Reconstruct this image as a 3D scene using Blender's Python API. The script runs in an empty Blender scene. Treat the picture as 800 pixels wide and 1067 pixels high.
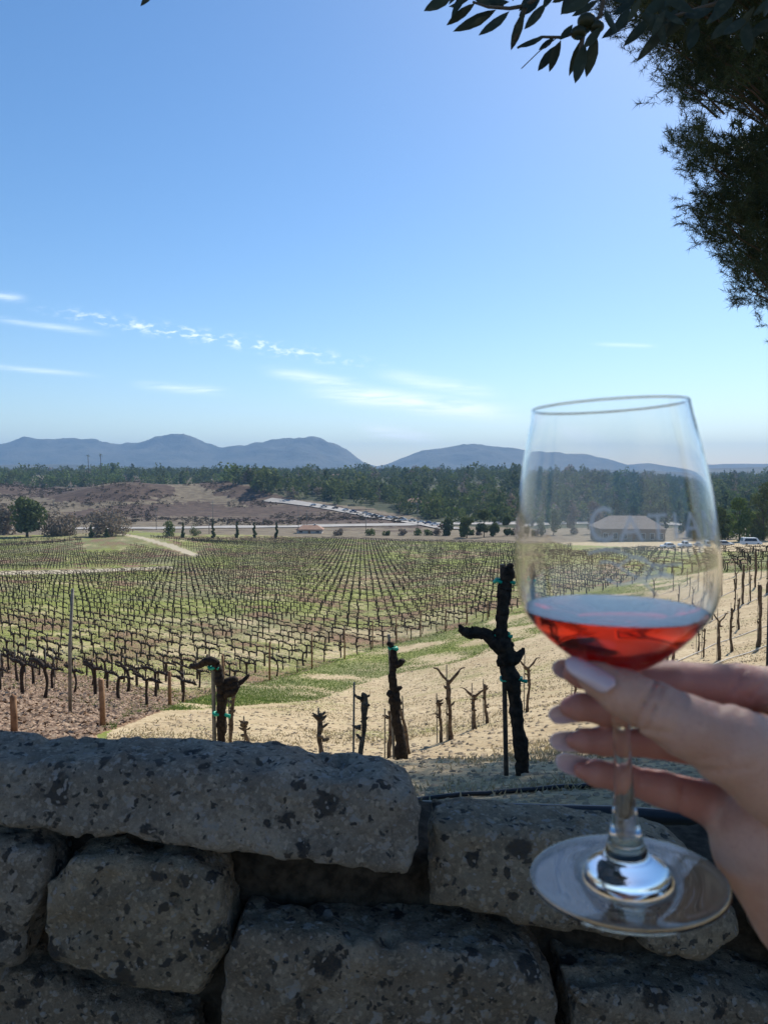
import bpy, bmesh, math, random
import numpy as np
from mathutils import Vector, Matrix
R = math.radians
rng = np.random.default_rng(7); random.seed(7)
SC = bpy.context.scene; COL = SC.collection

# ---------------------------------------------------------------- camera, sky, sun, exposure
PITCH = R(3.11)
cam_d = bpy.data.cameras.new('camera'); cam = bpy.data.objects.new('camera', cam_d); COL.objects.link(cam)
cam_d.sensor_fit = 'HORIZONTAL'; cam_d.sensor_width = 36; cam_d.lens = 36
cam_d.clip_start = 0.02; cam_d.clip_end = 60000
cam.rotation_euler = (R(90) - PITCH, 0, 0)
cam_d.dof.use_dof = True; cam_d.dof.focus_distance = 9.0; cam_d.dof.aperture_fstop = 24.0
SC.camera = cam
SUN_EL, SUN_AZ = R(42), R(30)                       # azimuth to the right of straight ahead (+Y)
w = bpy.data.worlds.new('World'); SC.world = w; w.use_nodes = True
sun_d = bpy.data.lights.new('sun', 'SUN'); sun_d.energy = 3.6; sun_d.angle = R(0.5); sun_d.color = (1, .955, .88)
sun = bpy.data.objects.new('sun', sun_d); COL.objects.link(sun)
sdir = Vector((math.sin(SUN_AZ)*math.cos(SUN_EL), math.cos(SUN_AZ)*math.cos(SUN_EL), math.sin(SUN_EL)))
sun.rotation_euler = sdir.to_track_quat('Z', 'Y').to_euler()
SC.view_settings.view_transform = 'Standard'; SC.view_settings.look = 'None'; SC.view_settings.gamma = 1
SC.view_settings.exposure = 0.78
SC.render.engine = 'CYCLES'
cy = SC.cycles
cy.use_denoising = True; cy.max_bounces = 14; cy.transmission_bounces = 12; cy.glossy_bounces = 4; cy.diffuse_bounces = 3
cy.transparent_max_bounces = 16; cy.volume_bounces = 0; cy.caustics_refractive = True; cy.caustics_reflective = False
cy.sample_clamp_indirect = 6

# ---- node helper
class NT:
    def __init__(s, tree): s.t = tree; s.n = tree.nodes; s.l = tree.links
    def new(s, typ, **kw):
        n = s.n.new(typ)
        for k, v in kw.items():
            if k.startswith('i_'): n.inputs[k[2:].replace('_', ' ')].default_value = v
            else: setattr(n, k, v)
        return n
    def put(s, inp, v):
        if isinstance(v, bpy.types.NodeSocket): s.l.new(v, inp)
        else: inp.default_value = v
    def math(s, op, a, b=0.0, c=None, clamp=False):
        n = s.n.new('ShaderNodeMath'); n.operation = op; n.use_clamp = clamp
        s.put(n.inputs[0], a); s.put(n.inputs[1], b)
        if c is not None: s.put(n.inputs[2], c)
        return n.outputs[0]
    def mix(s, f, a, b, typ='MIX'):
        n = s.n.new('ShaderNodeMix'); n.data_type = 'RGBA'; n.blend_type = typ
        s.put(n.inputs[0], f)
        for i, v in ((6, a), (7, b)):
            s.put(n.inputs[i], v if isinstance(v, bpy.types.NodeSocket) else (*v[:3], 1))
        return n.outputs[2]
    def noise(s, vec, scale, detail=4, rough=.55, dist=0, col=False):
        n = s.n.new('ShaderNodeTexNoise'); s.l.new(vec, n.inputs['Vector'])
        n.inputs['Scale'].default_value = scale; n.inputs['Detail'].default_value = detail
        n.inputs['Roughness'].default_value = rough; n.inputs['Distortion'].default_value = dist
        return n.outputs[1 if col else 0]
    def vor(s, vec, scale, out='Distance', feature='F1', rand=1.0):
        n = s.n.new('ShaderNodeTexVoronoi'); n.feature = feature; s.l.new(vec, n.inputs['Vector'])
        n.inputs['Scale'].default_value = scale; n.inputs['Randomness'].default_value = rand
        return n.outputs[out]
    def step(s, v, a, b):
        n = s.n.new('ShaderNodeMapRange'); n.interpolation_type = 'SMOOTHSTEP'
        s.put(n.inputs[0], v); n.inputs[1].default_value = a; n.inputs[2].default_value = b
        return n.outputs[0]
    def attr(s, name):
        n = s.n.new('ShaderNodeAttribute'); n.attribute_name = name
        return n.outputs['Fac']

def build_sky():
    T = NT(w.node_tree); T.n.clear()
    sky = T.new('ShaderNodeTexSky', sky_type='NISHITA', sun_disc=False, sun_elevation=SUN_EL, sun_rotation=SUN_AZ)
    sky.altitude = 400; sky.air_density = 1.0; sky.dust_density = 0.45; sky.ozone_density = 2.5
    hs = T.new('ShaderNodeHueSaturation'); T.l.new(sky.outputs[0], hs.inputs['Color'])
    hs.inputs['Saturation'].default_value = 1.22; hs.inputs['Value'].default_value = 1.04; hs.inputs['Hue'].default_value = .5
    tc = T.new('ShaderNodeTexCoord'); sep = T.new('ShaderNodeSeparateXYZ'); T.l.new(tc.outputs['Generated'], sep.inputs[0])
    yy = T.math('MAXIMUM', sep.outputs[1], .05)
    u = T.math('DIVIDE', sep.outputs[0], yy); v = T.math('DIVIDE', sep.outputs[2], yy)
    # high thin cirrus streaks: centre (u, v), half length, half width, slope, strength
    P = [(70, 328, 370, 378, 6, .6, 1), (0, 334, 105, 348, 3.2, .32, 0), (-60, 378, 90, 391, 2.6, .32, 0), (283, 388, 378, 404, 6, .45, 0),
         (335, 408, 525, 432, 9, .8, 0), (400, 392, 510, 410, 7, .4, 0), (380, 448, 455, 458, 6, .6, 0), (150, 402, 235, 409, 4, .55, 0),
         (620, 360, 680, 362, 2, .25, 0), (-20, 308, 30, 314, 4, .35, 0), (560, 440, 640, 470, 10, .35, 0), (860, 300, 1100, 340, 9, .6, 0)]
    tot = None
    cmb = T.new('ShaderNodeCombineXYZ'); T.l.new(u, cmb.inputs[0]); T.l.new(v, cmb.inputs[1])
    mp = T.new('ShaderNodeMapping'); T.l.new(cmb.outputs[0], mp.inputs[0]); mp.inputs['Rotation'].default_value = (0, 0, R(9)); mp.inputs['Scale'].default_value = (7, 60, 1)
    streak = T.step(T.noise(mp.outputs[0], 1.6, 5, .62, .6), .22, .66)
    mp2 = T.new('ShaderNodeMapping'); T.l.new(cmb.outputs[0], mp2.inputs[0]); mp2.inputs['Scale'].default_value = (34, 80, 1)
    puff = T.step(T.noise(mp2.outputs[0], 1.6, 4, .6, .3), .46, .68)
    for x0, y0, x1, y1, wd, st, kind in P:
        cu, cv = ((x0+x1)/2-400)/800, (490-(y0+y1)/2)/800
        L = math.hypot(x1-x0, y1-y0)/2/800; a = math.atan2(-(y1-y0), x1-x0); W = wd/800
        du = T.math('SUBTRACT', u, cu); dv = T.math('SUBTRACT', v, cv)
        la = T.math('ADD', T.math('MULTIPLY', du, math.cos(a)/L), T.math('MULTIPLY', dv, math.sin(a)/L))
        lb = T.math('ADD', T.math('MULTIPLY', du, -math.sin(a)/W), T.math('MULTIPLY', dv, math.cos(a)/W))
        r2 = T.math('ADD', T.math('POWER', T.math('ABSOLUTE', la), 4), T.math('MULTIPLY', lb, lb))
        g = T.math('MULTIPLY', T.math('EXPONENT', T.math('MULTIPLY', r2, -1.1)), st)
        g = T.math('MULTIPLY', g, puff if kind else streak)
        tot = g if tot is None else T.math('MAXIMUM', tot, g)
    tot = T.math('MULTIPLY', T.math('MULTIPLY', tot, 1.15, clamp=True), T.step(sep.outputs[1], 0.1, 0.3))
    colr = T.mix(tot, hs.outputs[0], (10.5, 11.2, 12.0))
    bg = T.new('ShaderNodeBackground'); T.l.new(colr, bg.inputs[0]); bg.inputs[1].default_value = 0.085
    out = T.new('ShaderNodeOutputWorld'); T.l.new(bg.outputs[0], out.inputs[0])
build_sky()

# ---------------------------------------------------------------- helpers
F_ = np.array([0, math.cos(PITCH), -math.sin(PITCH)]); U_ = np.array([0, math.sin(PITCH), math.cos(PITCH)])
def ray(px, py): return np.array([px-400, 0, 0]) + 800*F_ - (py-533.5)*U_
def at(px, py, Y):
    d = ray(px, py); return Vector(d*Y/d[1])
def project(x, y, z):
    dep = y*F_[1] + z*F_[2]; up = y*U_[1] + z*U_[2]
    dep = np.where(dep < .05, .05, dep)
    return 400 + 800*x/dep, 533.5 - 800*up/dep

TAB = rng.random((64, 64, 64)).astype(np.float32)
def vnoise(x, y, z):
    xi, yi, zi = np.floor(x).astype(int), np.floor(y).astype(int), np.floor(z).astype(int)
    fx, fy, fz = x-xi, y-yi, z-zi
    fx, fy, fz = [f*f*(3-2*f) for f in (fx, fy, fz)]
    g = lambda a, b, c: TAB[(xi+a) & 63, (yi+b) & 63, (zi+c) & 63]
    return ((g(0,0,0)*(1-fx)+g(1,0,0)*fx)*(1-fy)+(g(0,1,0)*(1-fx)+g(1,1,0)*fx)*fy)*(1-fz) + \
           ((g(0,0,1)*(1-fx)+g(1,0,1)*fx)*(1-fy)+(g(0,1,1)*(1-fx)+g(1,1,1)*fx)*fy)*fz
def fbm(x, y, z, s, oct=4):
    o, a = 0, .5
    for k in range(oct):
        o = o + a*(vnoise(x*s+7.3*k, y*s+3.1*k, z*s+5.7*k)-.5); s *= 2.03; a *= .5
    return o            # about -0.5 .. 0.5

def tag(o, label=None, cat=None, group=None, kind=None):
    if label: o['label'] = label
    if cat: o['category'] = cat
    if group: o['group'] = group
    if kind: o['kind'] = kind
    return o
def empty(name, loc=(0, 0, 0), rz=0):
    o = bpy.data.objects.new(name, None); COL.objects.link(o); o.location = loc; o.rotation_euler = (0, 0, rz)
    o.empty_display_size = .1; return o
def link(name, me, mat=None, parent=None, loc=None):
    o = bpy.data.objects.new(name, me); COL.objects.link(o)
    if mat and not me.materials: me.materials.append(mat)
    if parent: o.parent = parent
    if loc is not None: o.location = loc
    return o
def copy_tree(o, parent=None):
    c = o.copy(); COL.objects.link(c); c.parent = parent
    for ch in list(o.children): copy_tree(ch, c)
    return c
def np_mesh(name, V, Fc, smooth=False, attrs=None):
    V = np.asarray(V, np.float32).reshape(-1, 3); Fc = np.asarray(Fc, np.int32); k = Fc.shape[1]
    me = bpy.data.meshes.new(name)
    me.vertices.add(len(V)); me.vertices.foreach_set('co', V.ravel())
    me.loops.add(Fc.size); me.loops.foreach_set('vertex_index', Fc.ravel())
    me.polygons.add(len(Fc)); me.polygons.foreach_set('loop_start', np.arange(len(Fc), dtype=np.int32)*k)
    me.polygons.foreach_set('loop_total', np.full(len(Fc), k, np.int32))
    me.polygons.foreach_set('use_smooth', np.full(len(Fc), smooth, bool))
    me.update(calc_edges=True)
    for an, av in (attrs or {}).items():
        a = me.attributes.new(an, 'FLOAT', 'POINT'); a.data.foreach_set('value', np.asarray(av, np.float32).ravel())
    return me

class MB:
    """collects tubes, boxes and prisms into one mesh"""
    def __init__(s): s.v = []; s.f = []
    def tube(s, pts, rad, n=8, rough=0.0, cap=True):
        pts = [Vector(p) for p in pts]
        if not hasattr(rad, '__len__'): rad = [rad]*len(pts)
        b = len(s.v); up = None; ph_ = []
        for i, p in enumerate(pts):
            t = (pts[min(i+1, len(pts)-1)] - pts[max(i-1, 0)])
            t = t.normalized() if t.length > 1e-9 else Vector((0, 0, 1))
            if up is None: up = t.orthogonal().normalized()
            up = (up - t*up.dot(t)); up = up.normalized() if up.length > 1e-6 else t.orthogonal().normalized()
            sd = t.cross(up)
            for k in range(n):
                if i == 0: ph_.append(random.random()*2-1)
                a = 2*math.pi*k/n; r = rad[i]*(1+rough*(ph_[k]*.9+.8*math.sin(i*.37+k*2.4)*math.sin(i*.19+ph_[k]*9)+random.uniform(-.5, .5)))
                s.v.append(p + (up*math.cos(a)+sd*math.sin(a))*r)
        for i in range(len(pts)-1):
            for k in range(n):
                a0 = b+i*n+k; a1 = b+i*n+(k+1) % n
                s.f.append((a0, a1, a1+n, a0+n))
        if cap:
            s.f.append(tuple(b+k for k in reversed(range(n)))); s.f.append(tuple(b+(len(pts)-1)*n+k for k in range(n)))
        return s
    def box(s, c, d, rz=0):
        b = len(s.v); cx, cyy, cz = c; ca, sa = math.cos(rz), math.sin(rz)
        for dz in (-.5, .5):
            for dx, dy in ((-.5, -.5), (.5, -.5), (.5, .5), (-.5, .5)):
                x, y = dx*d[0], dy*d[1]
                s.v.append(Vector((cx+x*ca-y*sa, cyy+x*sa+y*ca, cz+dz*d[2])))
        for f in ((3,2,1,0),(4,5,6,7),(0,1,5,4),(1,2,6,5),(2,3,7,6),(3,0,4,7)): s.f.append(tuple(b+i for i in f))
        return s
    def poly(s, pts, faces):
        b = len(s.v); s.v += [Vector(p) for p in pts]; s.f += [tuple(b+i for i in f) for f in faces]; return s
    def mesh(s, name, mat=None, smooth=True, bevel=0):
        me = bpy.data.meshes.new(name); me.from_pydata([tuple(v) for v in s.v], [], s.f)
        if bevel:
            bm = bmesh.new(); bm.from_mesh(me)
            bmesh.ops.bevel(bm, geom=[e for e in bm.edges if e.calc_face_angle(0) > .5], offset=bevel, segments=2, affect='EDGES')
            bm.to_mesh(me); bm.free()
        me.polygons.foreach_set('use_smooth', [smooth]*len(me.polygons)); me.update()
        if mat: me.materials.append(mat)
        return me
    def build(s, name, mat, parent=None, smooth=True, bevel=0): return link(name, s.mesh(name, mat, smooth, bevel), None, parent)

def crinkle(pts, rad, seg=4, amp=.25, knob=.25):
    """smooth a polyline, let it wander and swell its radius here and there: old wood"""
    pts = [Vector(p) for p in pts]; P, Q = [], []; ph = [random.uniform(0, 6.28) for _ in range(5)]; m = 0
    for i in range(len(pts)-1):
        p0, p1, p2, p3 = pts[max(i-1, 0)], pts[i], pts[i+1], pts[min(i+2, len(pts)-1)]
        for k in range(seg):
            t = k/seg; r = rad[i]*(1-t)+rad[i+1]*t; m += 1
            p = .5*((2*p1)+(-p0+p2)*t+(2*p0-5*p1+4*p2-p3)*t*t+(-p0+3*p1-3*p2+p3)*t**3)
            if i or k: p = p + Vector([math.sin(m*1.1+ph[c])*.5+math.sin(m*.31+ph[c]*2)+random.uniform(-.15, .15) for c in range(3)])*r*amp
            P.append(p); Q.append(r*(1+knob*(.45*math.sin(m*.53+ph[3])+.8*max(0, math.sin(m*.29+ph[4]))**3+.3*math.sin(m*1.9+ph[2])+random.uniform(-.15, .15))))
    P.append(pts[-1]); Q.append(rad[-1]*.8)
    return P, Q

def surface_nets(Fd, org, h):
    ins = Fd < 0; nx, ny, nz = Fd.shape
    corners = [(i, j, k) for i in (0, 1) for j in (0, 1) for k in (0, 1)]
    sl = lambda A, c: A[c[0]:nx-1+c[0], c[1]:ny-1+c[1], c[2]:nz-1+c[2]]
    cnt = sum(sl(ins, c).astype(np.int8) for c in corners); act = (cnt > 0) & (cnt < 8)
    I = np.argwhere(act); idx = -np.ones(act.shape, np.int64); idx[act] = np.arange(len(I))
    acc = np.zeros((len(I), 3)); num = np.zeros(len(I))
    val = {c: sl(Fd, c)[act] for c in corners}
    for c in corners:
        for ax in range(3):
            if c[ax] == 0:
                d = list(c); d[ax] = 1; d = tuple(d); a, b = val[c], val[d]; m = (a < 0) != (b < 0)
                t = np.where(m, a/np.where(m, a-b, 1), 0); p = np.tile(np.array(c, float), (len(I), 1)); p[:, ax] = t
                acc[m] += p[m]; num[m] += 1
    V = (I + acc/num[:, None])*h + np.array(org); Q = []
    for ax in range(3):
        o1, o2 = [(1, 2), (2, 0), (0, 1)][ax]
        a = np.moveaxis(ins, (ax, o1, o2), (0, 1, 2)); id_ = np.moveaxis(idx, (ax, o1, o2), (0, 1, 2))
        s0 = a[:-1, 1:-1, 1:-1]; s1 = a[1:, 1:-1, 1:-1]; ed = np.argwhere(s0 != s1)
        if not len(ed): continue
        i, j, k = ed[:, 0], ed[:, 1]+1, ed[:, 2]+1
        q = np.stack([id_[i, j-1, k-1], id_[i, j, k-1], id_[i, j, k], id_[i, j-1, k]], 1)
        fl = s0[ed[:, 0], ed[:, 1], ed[:, 2]]
        q[~fl] = q[~fl][:, ::-1]; Q.append(q)
    return V, np.concatenate(Q)

# ---------------------------------------------------------------- materials
def base_mat(name):
    m = bpy.data.materials.new(name); m.use_nodes = True; T = NT(m.node_tree)
    bs = T.n['Principled BSDF']; return m, T, bs
def posn(T): return T.new('ShaderNodeNewGeometry').outputs['Position']
def objc(T): return T.new('ShaderNodeTexCoord').outputs['Object']
def simple(name, c1, c2, scale, rough=.8, bump=.3, bs_scale=None, world=True, spec=.3, dist=.01, metal=0):
    m, T, bs = base_mat(name); v = posn(T) if world else objc(T)
    n = T.noise(v, scale, 6, .6)
    T.l.new(T.mix(T.step(n, .3, .7), c1, c2), bs.inputs['Base Color'])
    bs.inputs['Roughness'].default_value = rough; bs.inputs['Specular IOR Level'].default_value = spec; bs.inputs['Metallic'].default_value = metal
    if bump:
        b = T.new('ShaderNodeBump'); b.inputs['Strength'].default_value = bump; b.inputs['Distance'].default_value = dist
        T.l.new(T.noise(v, bs_scale or scale*3, 6, .65), b.inputs['Height']); T.l.new(b.outputs[0], bs.inputs['Normal'])
    return m
def leaf_mat(name, c1, c2, c3, scale, trans=.25, rough=.55, spec=.25):
    m, T, bs = base_mat(name); v = posn(T)
    n = T.noise(v, scale, 3, .5); n2 = T.noise(v, scale*9, 2, .5)
    c = T.mix(T.step(n, .35, .65), c1, c2); c = T.mix(T.step(n2, .5, .72), c, c3)
    T.l.new(c, bs.inputs['Base Color']); bs.inputs['Roughness'].default_value = rough
    bs.inputs['Specular IOR Level'].default_value = spec
    tr = T.new('ShaderNodeBsdfTranslucent'); T.l.new(c, tr.inputs[0])
    mx = T.new('ShaderNodeMixShader'); mx.inputs[0].default_value = trans
    T.l.new(bs.outputs[0], mx.inputs[1]); T.l.new(tr.outputs[0], mx.inputs[2]); T.l.new(mx.outputs[0], T.n['Material Output'].inputs[0])
    return m

M = {}
M['bark'] = simple('vine_bark', (.028, .020, .015), (.080, .058, .042), 30, .9, .9, 90, False, .2, .006)
M['bark_sunlit'] = simple('sunlit_vine_bark', (.055, .038, .026), (.19, .14, .095), 22, .9, 1.0, 70, False, .2, .008)  # bark lightened: sunlight on the pruned trunks is put into the colour
M['bark_near'] = simple('old_vine_bark', (.014, .011, .009), (.048, .035, .026), 25, .92, 1.0, 60, False, .2, .01)
M['bark_far'] = simple('field_vine_bark', (.022, .017, .013), (.055, .042, .032), 3, .9, 0)
M['wood_post'] = simple('weathered_wood', (.18, .095, .05), (.34, .20, .11), 9, .85, .5, 40)
M['grey_post'] = simple('grey_stake', (.14, .13, .11), (.27, .25, .21), 12, .7, .3, 40)
M['steel_dark'] = simple('rusty_stake', (.035, .03, .026), (.10, .07, .05), 25, .6, .3, 60)
M['tie'] = simple('green_tie_tape', (.0, .28, .17), (.02, .42, .27), 20, .4, .1)
M['black_pipe'] = simple('black_poly_pipe', (.010, .010, .012), (.022, .022, .024), 14, .42, .1, spec=.5)
M['pale_hose'] = simple('sun_bleached_hose', (.42, .38, .32), (.60, .56, .48), 5, .7, .1)
M['needle'] = leaf_mat('pine_needles', (.018, .032, .014), (.040, .060, .024), (.075, .085, .035), 1.3, .25)
M['pine_wood'] = simple('pine_bark', (.05, .035, .025), (.10, .07, .05), 6, .9, .8, 20)
M['olive_leaf'] = leaf_mat('olive_leaves', (.020, .030, .020), (.035, .048, .030), (.05, .06, .04), 8, .10, .5)
M['olive_wood'] = simple('olive_bark', (.06, .05, .04), (.12, .10, .08), 9, .9, .6, 25)
M['olive_fruit'] = simple('olive_fruit_skin', (.02, .025, .015), (.04, .045, .02), 30, .4, .05)
M['tree_dark'] = leaf_mat('evergreen_foliage', (.075, .100, .038), (.115, .140, .052), (.16, .175, .07), .05, .2, .9, .03)
M['tree_mid'] = leaf_mat('oak_foliage', (.105, .135, .045), (.145, .175, .060), (.18, .20, .08), .07, .25, .9, .03)
M['tree_light'] = leaf_mat('bright_foliage', (.095, .14, .035), (.14, .19, .05), (.17, .21, .07), .07, .3, .9, .03)
M['tree_tan'] = leaf_mat('dry_foliage', (.20, .155, .11), (.27, .215, .16), (.31, .26, .20), .08, .2, .9, .03)
M['trunk'] = simple('tree_trunk_bark', (.07, .055, .04), (.13, .10, .08), 1.5, .9, .3, 6)
M['asphalt'] = simple('pale_worn_road', (.30, .28, .25), (.42, .385, .34), .15, .9, .2, 3)
M['wall_paint'] = simple('pale_stucco', (.55, .46, .38), (.62, .54, .46), .8, .85, .1)
M['wall_brown'] = simple('brown_stucco', (.22, .17, .125), (.30, .235, .175), .8, .85, .1)
M['roof'] = simple('grey_brown_shingles', (.20, .16, .125), (.29, .235, .185), 1.5, .9, .2)
M['roof_red'] = simple('clay_tile_roof', (.30, .17, .11), (.40, .24, .16), 1.2, .9, .2)
M['dark_glass'] = simple('dark_window_glass', (.015, .02, .028), (.03, .035, .045), 2, .12, 0, spec=.6)
M['tyre'] = simple('tyre_rubber', (.015, .015, .015), (.03, .03, .03), 20, .8, 0)
def paint(name, c, rough=.3, metal=0):
    m, T, bs = base_mat(name); v = objc(T)
    T.l.new(T.mix(T.noise(v, 4, 4), tuple(x*.9 for x in c), c), bs.inputs['Base Color']); bs.inputs['Roughness'].default_value = rough
    bs.inputs['Metallic'].default_value = metal; bs.inputs['Coat Weight'].default_value = .4; return m
M['car_white'] = paint('white_car_paint', (.78, .78, .77)); M['car_silver'] = paint('silver_car_paint', (.48, .50, .52), .3, .4)
M['car_dark'] = paint('dark_car_paint', (.03, .035, .045)); M['car_red'] = paint('red_car_paint', (.38, .04, .03)); M['car_blue'] = paint('blue_car_paint', (.06, .12, .25))

def stone_mat(name, tint, seed, big=21):
    m, T, bs = base_mat(name); v0 = objc(T)
    mp = T.new('ShaderNodeMapping'); T.l.new(v0, mp.inputs[0]); mp.inputs['Location'].default_value = (seed*3.1, seed*1.7, seed)
    v = mp.outputs[0]
    wob = T.new('ShaderNodeVectorMath', operation='ADD'); T.l.new(v, wob.inputs[0])
    sc = T.new('ShaderNodeVectorMath', operation='SCALE'); T.l.new(T.noise(v, 35, 3, .6, col=True), sc.inputs[0]); sc.inputs['Scale'].default_value = .034
    T.l.new(sc.outputs[0], wob.inputs[1]); vw = wob.outputs[0]
    base = T.mix(T.step(T.noise(v, 14, 6, .65), .32, .68), tuple(.5*t for t in tint), tint)
    base = T.mix(T.step(T.noise(v, 4.5, 4, .6), .42, .68), base, tuple(t*.5 for t in tint))
    grit = T.vor(v, 210, 'Color'); gsp = T.new('ShaderNodeSeparateColor'); T.l.new(grit, gsp.inputs[0])
    base = T.mix(T.math('MULTIPLY', T.step(gsp.outputs[0], .8, .95), .45), base, tuple(min(1, t*1.55) for t in tint)); base = T.mix(T.math('MULTIPLY', T.step(gsp.outputs[1], .8, .95), .5), base, tuple(t*.3 for t in tint))
    fine = T.noise(v, 330, 3, .7); base = T.mix(T.math('MULTIPLY', T.step(fine, .52, .72), .5), base, tuple(min(1, t*1.35) for t in tint))
    base = T.mix(T.math('MULTIPLY', T.step(fine, .48, .30), .5), base, tuple(t*.45 for t in tint))
    h = None
    for scl, thr, rad_, dark in ((big, .88, .38, 1), (36, .88, .38, 1), (40, .88, .34, 0), (66, .88, .40, 1), (75, .86, .38, 0), (120, .86, .42, 1), (150, .84, .42, 0)):
        off = T.new('ShaderNodeVectorMath', operation='ADD'); T.l.new(vw, off.inputs[0]); off.inputs[1].default_value = (scl*.13, scl*.07, scl*.03)
        sq = T.new('ShaderNodeMapping'); T.l.new(off.outputs[0], sq.inputs[0]); sq.inputs['Scale'].default_value = (1, 1, 1.0+.5*((scl*7) % 3)/2); sq.inputs['Rotation'].default_value = (0, scl*.1, 0)
        vv = sq.outputs[0]
        d = T.vor(vv, scl); c = T.vor(vv, scl, 'Color'); sp = T.new('ShaderNodeSeparateColor'); T.l.new(c, sp.inputs[0])
        mk = T.math('MULTIPLY', T.step(T.math('ADD', d, T.math('MULTIPLY', T.math('SUBTRACT', T.noise(v, scl*3.2, 4, .7), .5), .28)), rad_+.06, rad_-.06), T.math('GREATER_THAN', sp.outputs[0], thr))
        pc = T.mix(sp.outputs[1], (.028, .029, .034), (.085, .075, .068)) if dark else T.mix(sp.outputs[1], (.40, .37, .34), (.55, .47, .42))
        pc = T.mix(T.step(T.noise(v, 120, 4, .7), .4, .65), pc, tuple(t*.2 for t in tint) if dark else tint)
        base = T.mix(T.math('MULTIPLY', mk, .93), base, pc)
        h = mk if h is None else T.math('MAXIMUM', h, mk)
    T.l.new(base, bs.inputs['Base Color']); bs.inputs['Roughness'].default_value = .88; bs.inputs['Specular IOR Level'].default_value = .3
    b1 = T.new('ShaderNodeBump'); b1.inputs['Strength'].default_value = 1.0; b1.inputs['Distance'].default_value = .008
    hh = T.math('ADD', T.math('MULTIPLY', T.noise(v, 55, 9, .78), 2.4), T.math('MULTIPLY', h, .22))
    pits = T.math('MULTIPLY', T.step(T.vor(v, 150), .30, .10), -.5)
    T.l.new(T.math('ADD', hh, pits), b1.inputs['Height']); T.l.new(b1.outputs[0], bs.inputs['Normal'])
    return m

# ---------------------------------------------------------------- terrain
FY = np.array([1.3, 3, 5, 7, 9.6, 14, 19, 24, 30, 38, 50, 75, 100, 130, 180, 230, 300, 360, 420, 520, 650, 800, 1000, 1300, 2300, 7000, 30000])
FZ = np.array([.93, 1.35, 2.03, 2.72, 3.66, 4.9, 6.3, 7.6, 9.0, 10.4, 11.8, 14.1, 15.9, 17.9, 21, 23.6, 26.6, 28.8, 30, 30, 27.0, 19, 12, 8.5, 11, 14, 14])
def ground(x, y):
    x = np.asarray(x, float); y = np.asarray(y, float)
    yl = np.log(np.maximum(y, 1.3)); L = np.log(FY)
    z = 0
    for d in (-.09, -.045, 0, .045, .09): z = z - np.interp(yl+d, L, FZ)/5
    zc = -np.interp(yl, L, FZ); k = np.clip((y-3)/4, 0, 1); z = zc*(1-k)+z*k
    g = np.interp(y, [0, 3, 6, 12, 30, 70, 200, 350], [.0, .0, .04, .15, .20, .15, .02, 0])
    xr = np.maximum(0, x - .0); z = z + np.minimum(g*xr, np.interp(y, [0, 30, 80, 200], [4, 6, 7, 3]))
    gl = np.interp(y, [0, 6, 15, 60, 150], [.0, .05, .10, .05, 0]); z = z + np.minimum(gl*np.maximum(0, -x-1), 4)
    bump = lambda cx, cyy, sx, sy, hh: hh*np.exp(-((x-cx)/sx)**2-((y-cyy)/sy)**2)
    z = z + bump(-80, 240, 26, 16, 3.2)                       # grassy mound in the field
    z = z + bump(-205, 600, 48, 50, 15) + bump(-128, 650, 60, 55, 14) + bump(-60, 620, 60, 50, 6) + bump(-430, 640, 160, 90, 21) + bump(-20, 560, 90, 50, 3)
    z = z + bump(-300, 520, 110, 60, 3)
    z = z - 9*np.clip((x/np.maximum(y, 1)-.16)/.2, 0, 1)*np.clip((y-500)/500, 0, 1)
    amp = np.clip((y-20)/400, 0, 1)*np.where(y > 380, 2.2, .5)*np.clip((1600-y)/600, 0, 1)
    z = z + amp*fbm(x, y, 0*x, .012, 4)*1.6
    near = np.clip((y-1.5)/2, 0, 1)*np.clip((60-y)/40, 0, 1)
    z = z + near*(fbm(x, y, 0*x, .7, 4)*.14 + fbm(x+50, y, 0*x, 4.0, 3)*.035)
    step = np.clip((y-1.02)/.2, 0, 1); z = z*step + (-1.6)*(1-step)   # paving on this side of the wall is lower
    return z
def gz(x, y): return float(ground(np.array([x]), np.array([y]))[0])
_ts = np.exp(np.linspace(math.log(2.0), math.log(3000), 2600))
def gp(px, py):
    d = ray(px, py); d = d/d[1]; P = np.outer(_ts, d); dz = P[:, 2]-ground(P[:, 0], P[:, 1])
    i = np.argmax(dz < 0)
    if dz[i] >= 0: i = len(_ts)-1
    if i == 0: return Vector(P[0])
    t = dz[i-1]/(dz[i-1]-dz[i]); y = _ts[i-1]*(1-t)+_ts[i]*t
    return Vector(d*y)

def in_poly(px, py, poly):
    px = np.asarray(px); r = np.zeros(px.shape, bool); n = len(poly)
    for i in range(n):
        x0, y0 = poly[i]; x1, y1 = poly[(i+1) % n]
        if y0 == y1: continue
        c = ((y0 > py) != (y1 > py)) & (px < (x1-x0)*(py-y0)/(y1-y0)+x0); r ^= c
    return r
FIELD = [(-500, 1100), (-60, 800), (15, 768), (107, 759), (177, 737), (232, 722), (280, 711), (325, 699), (388, 678), (463, 660), (530, 642), (640, 615), (720, 600), (900, 584), (900, 576),
         (700, 574), (540, 566), (400, 563), (250, 557), (140, 553), (60, 557), (-500, 566)]
GREEN_EDGE = [(100, 800), (130, 742), (200, 740), (330, 730), (400, 705), (480, 690), (540, 668), (640, 640), (760, 596), (900, 588), (900, 576), (720, 598), (640, 615), (530, 640), (388, 674), (280, 708), (177, 735), (107, 757)]

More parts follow.
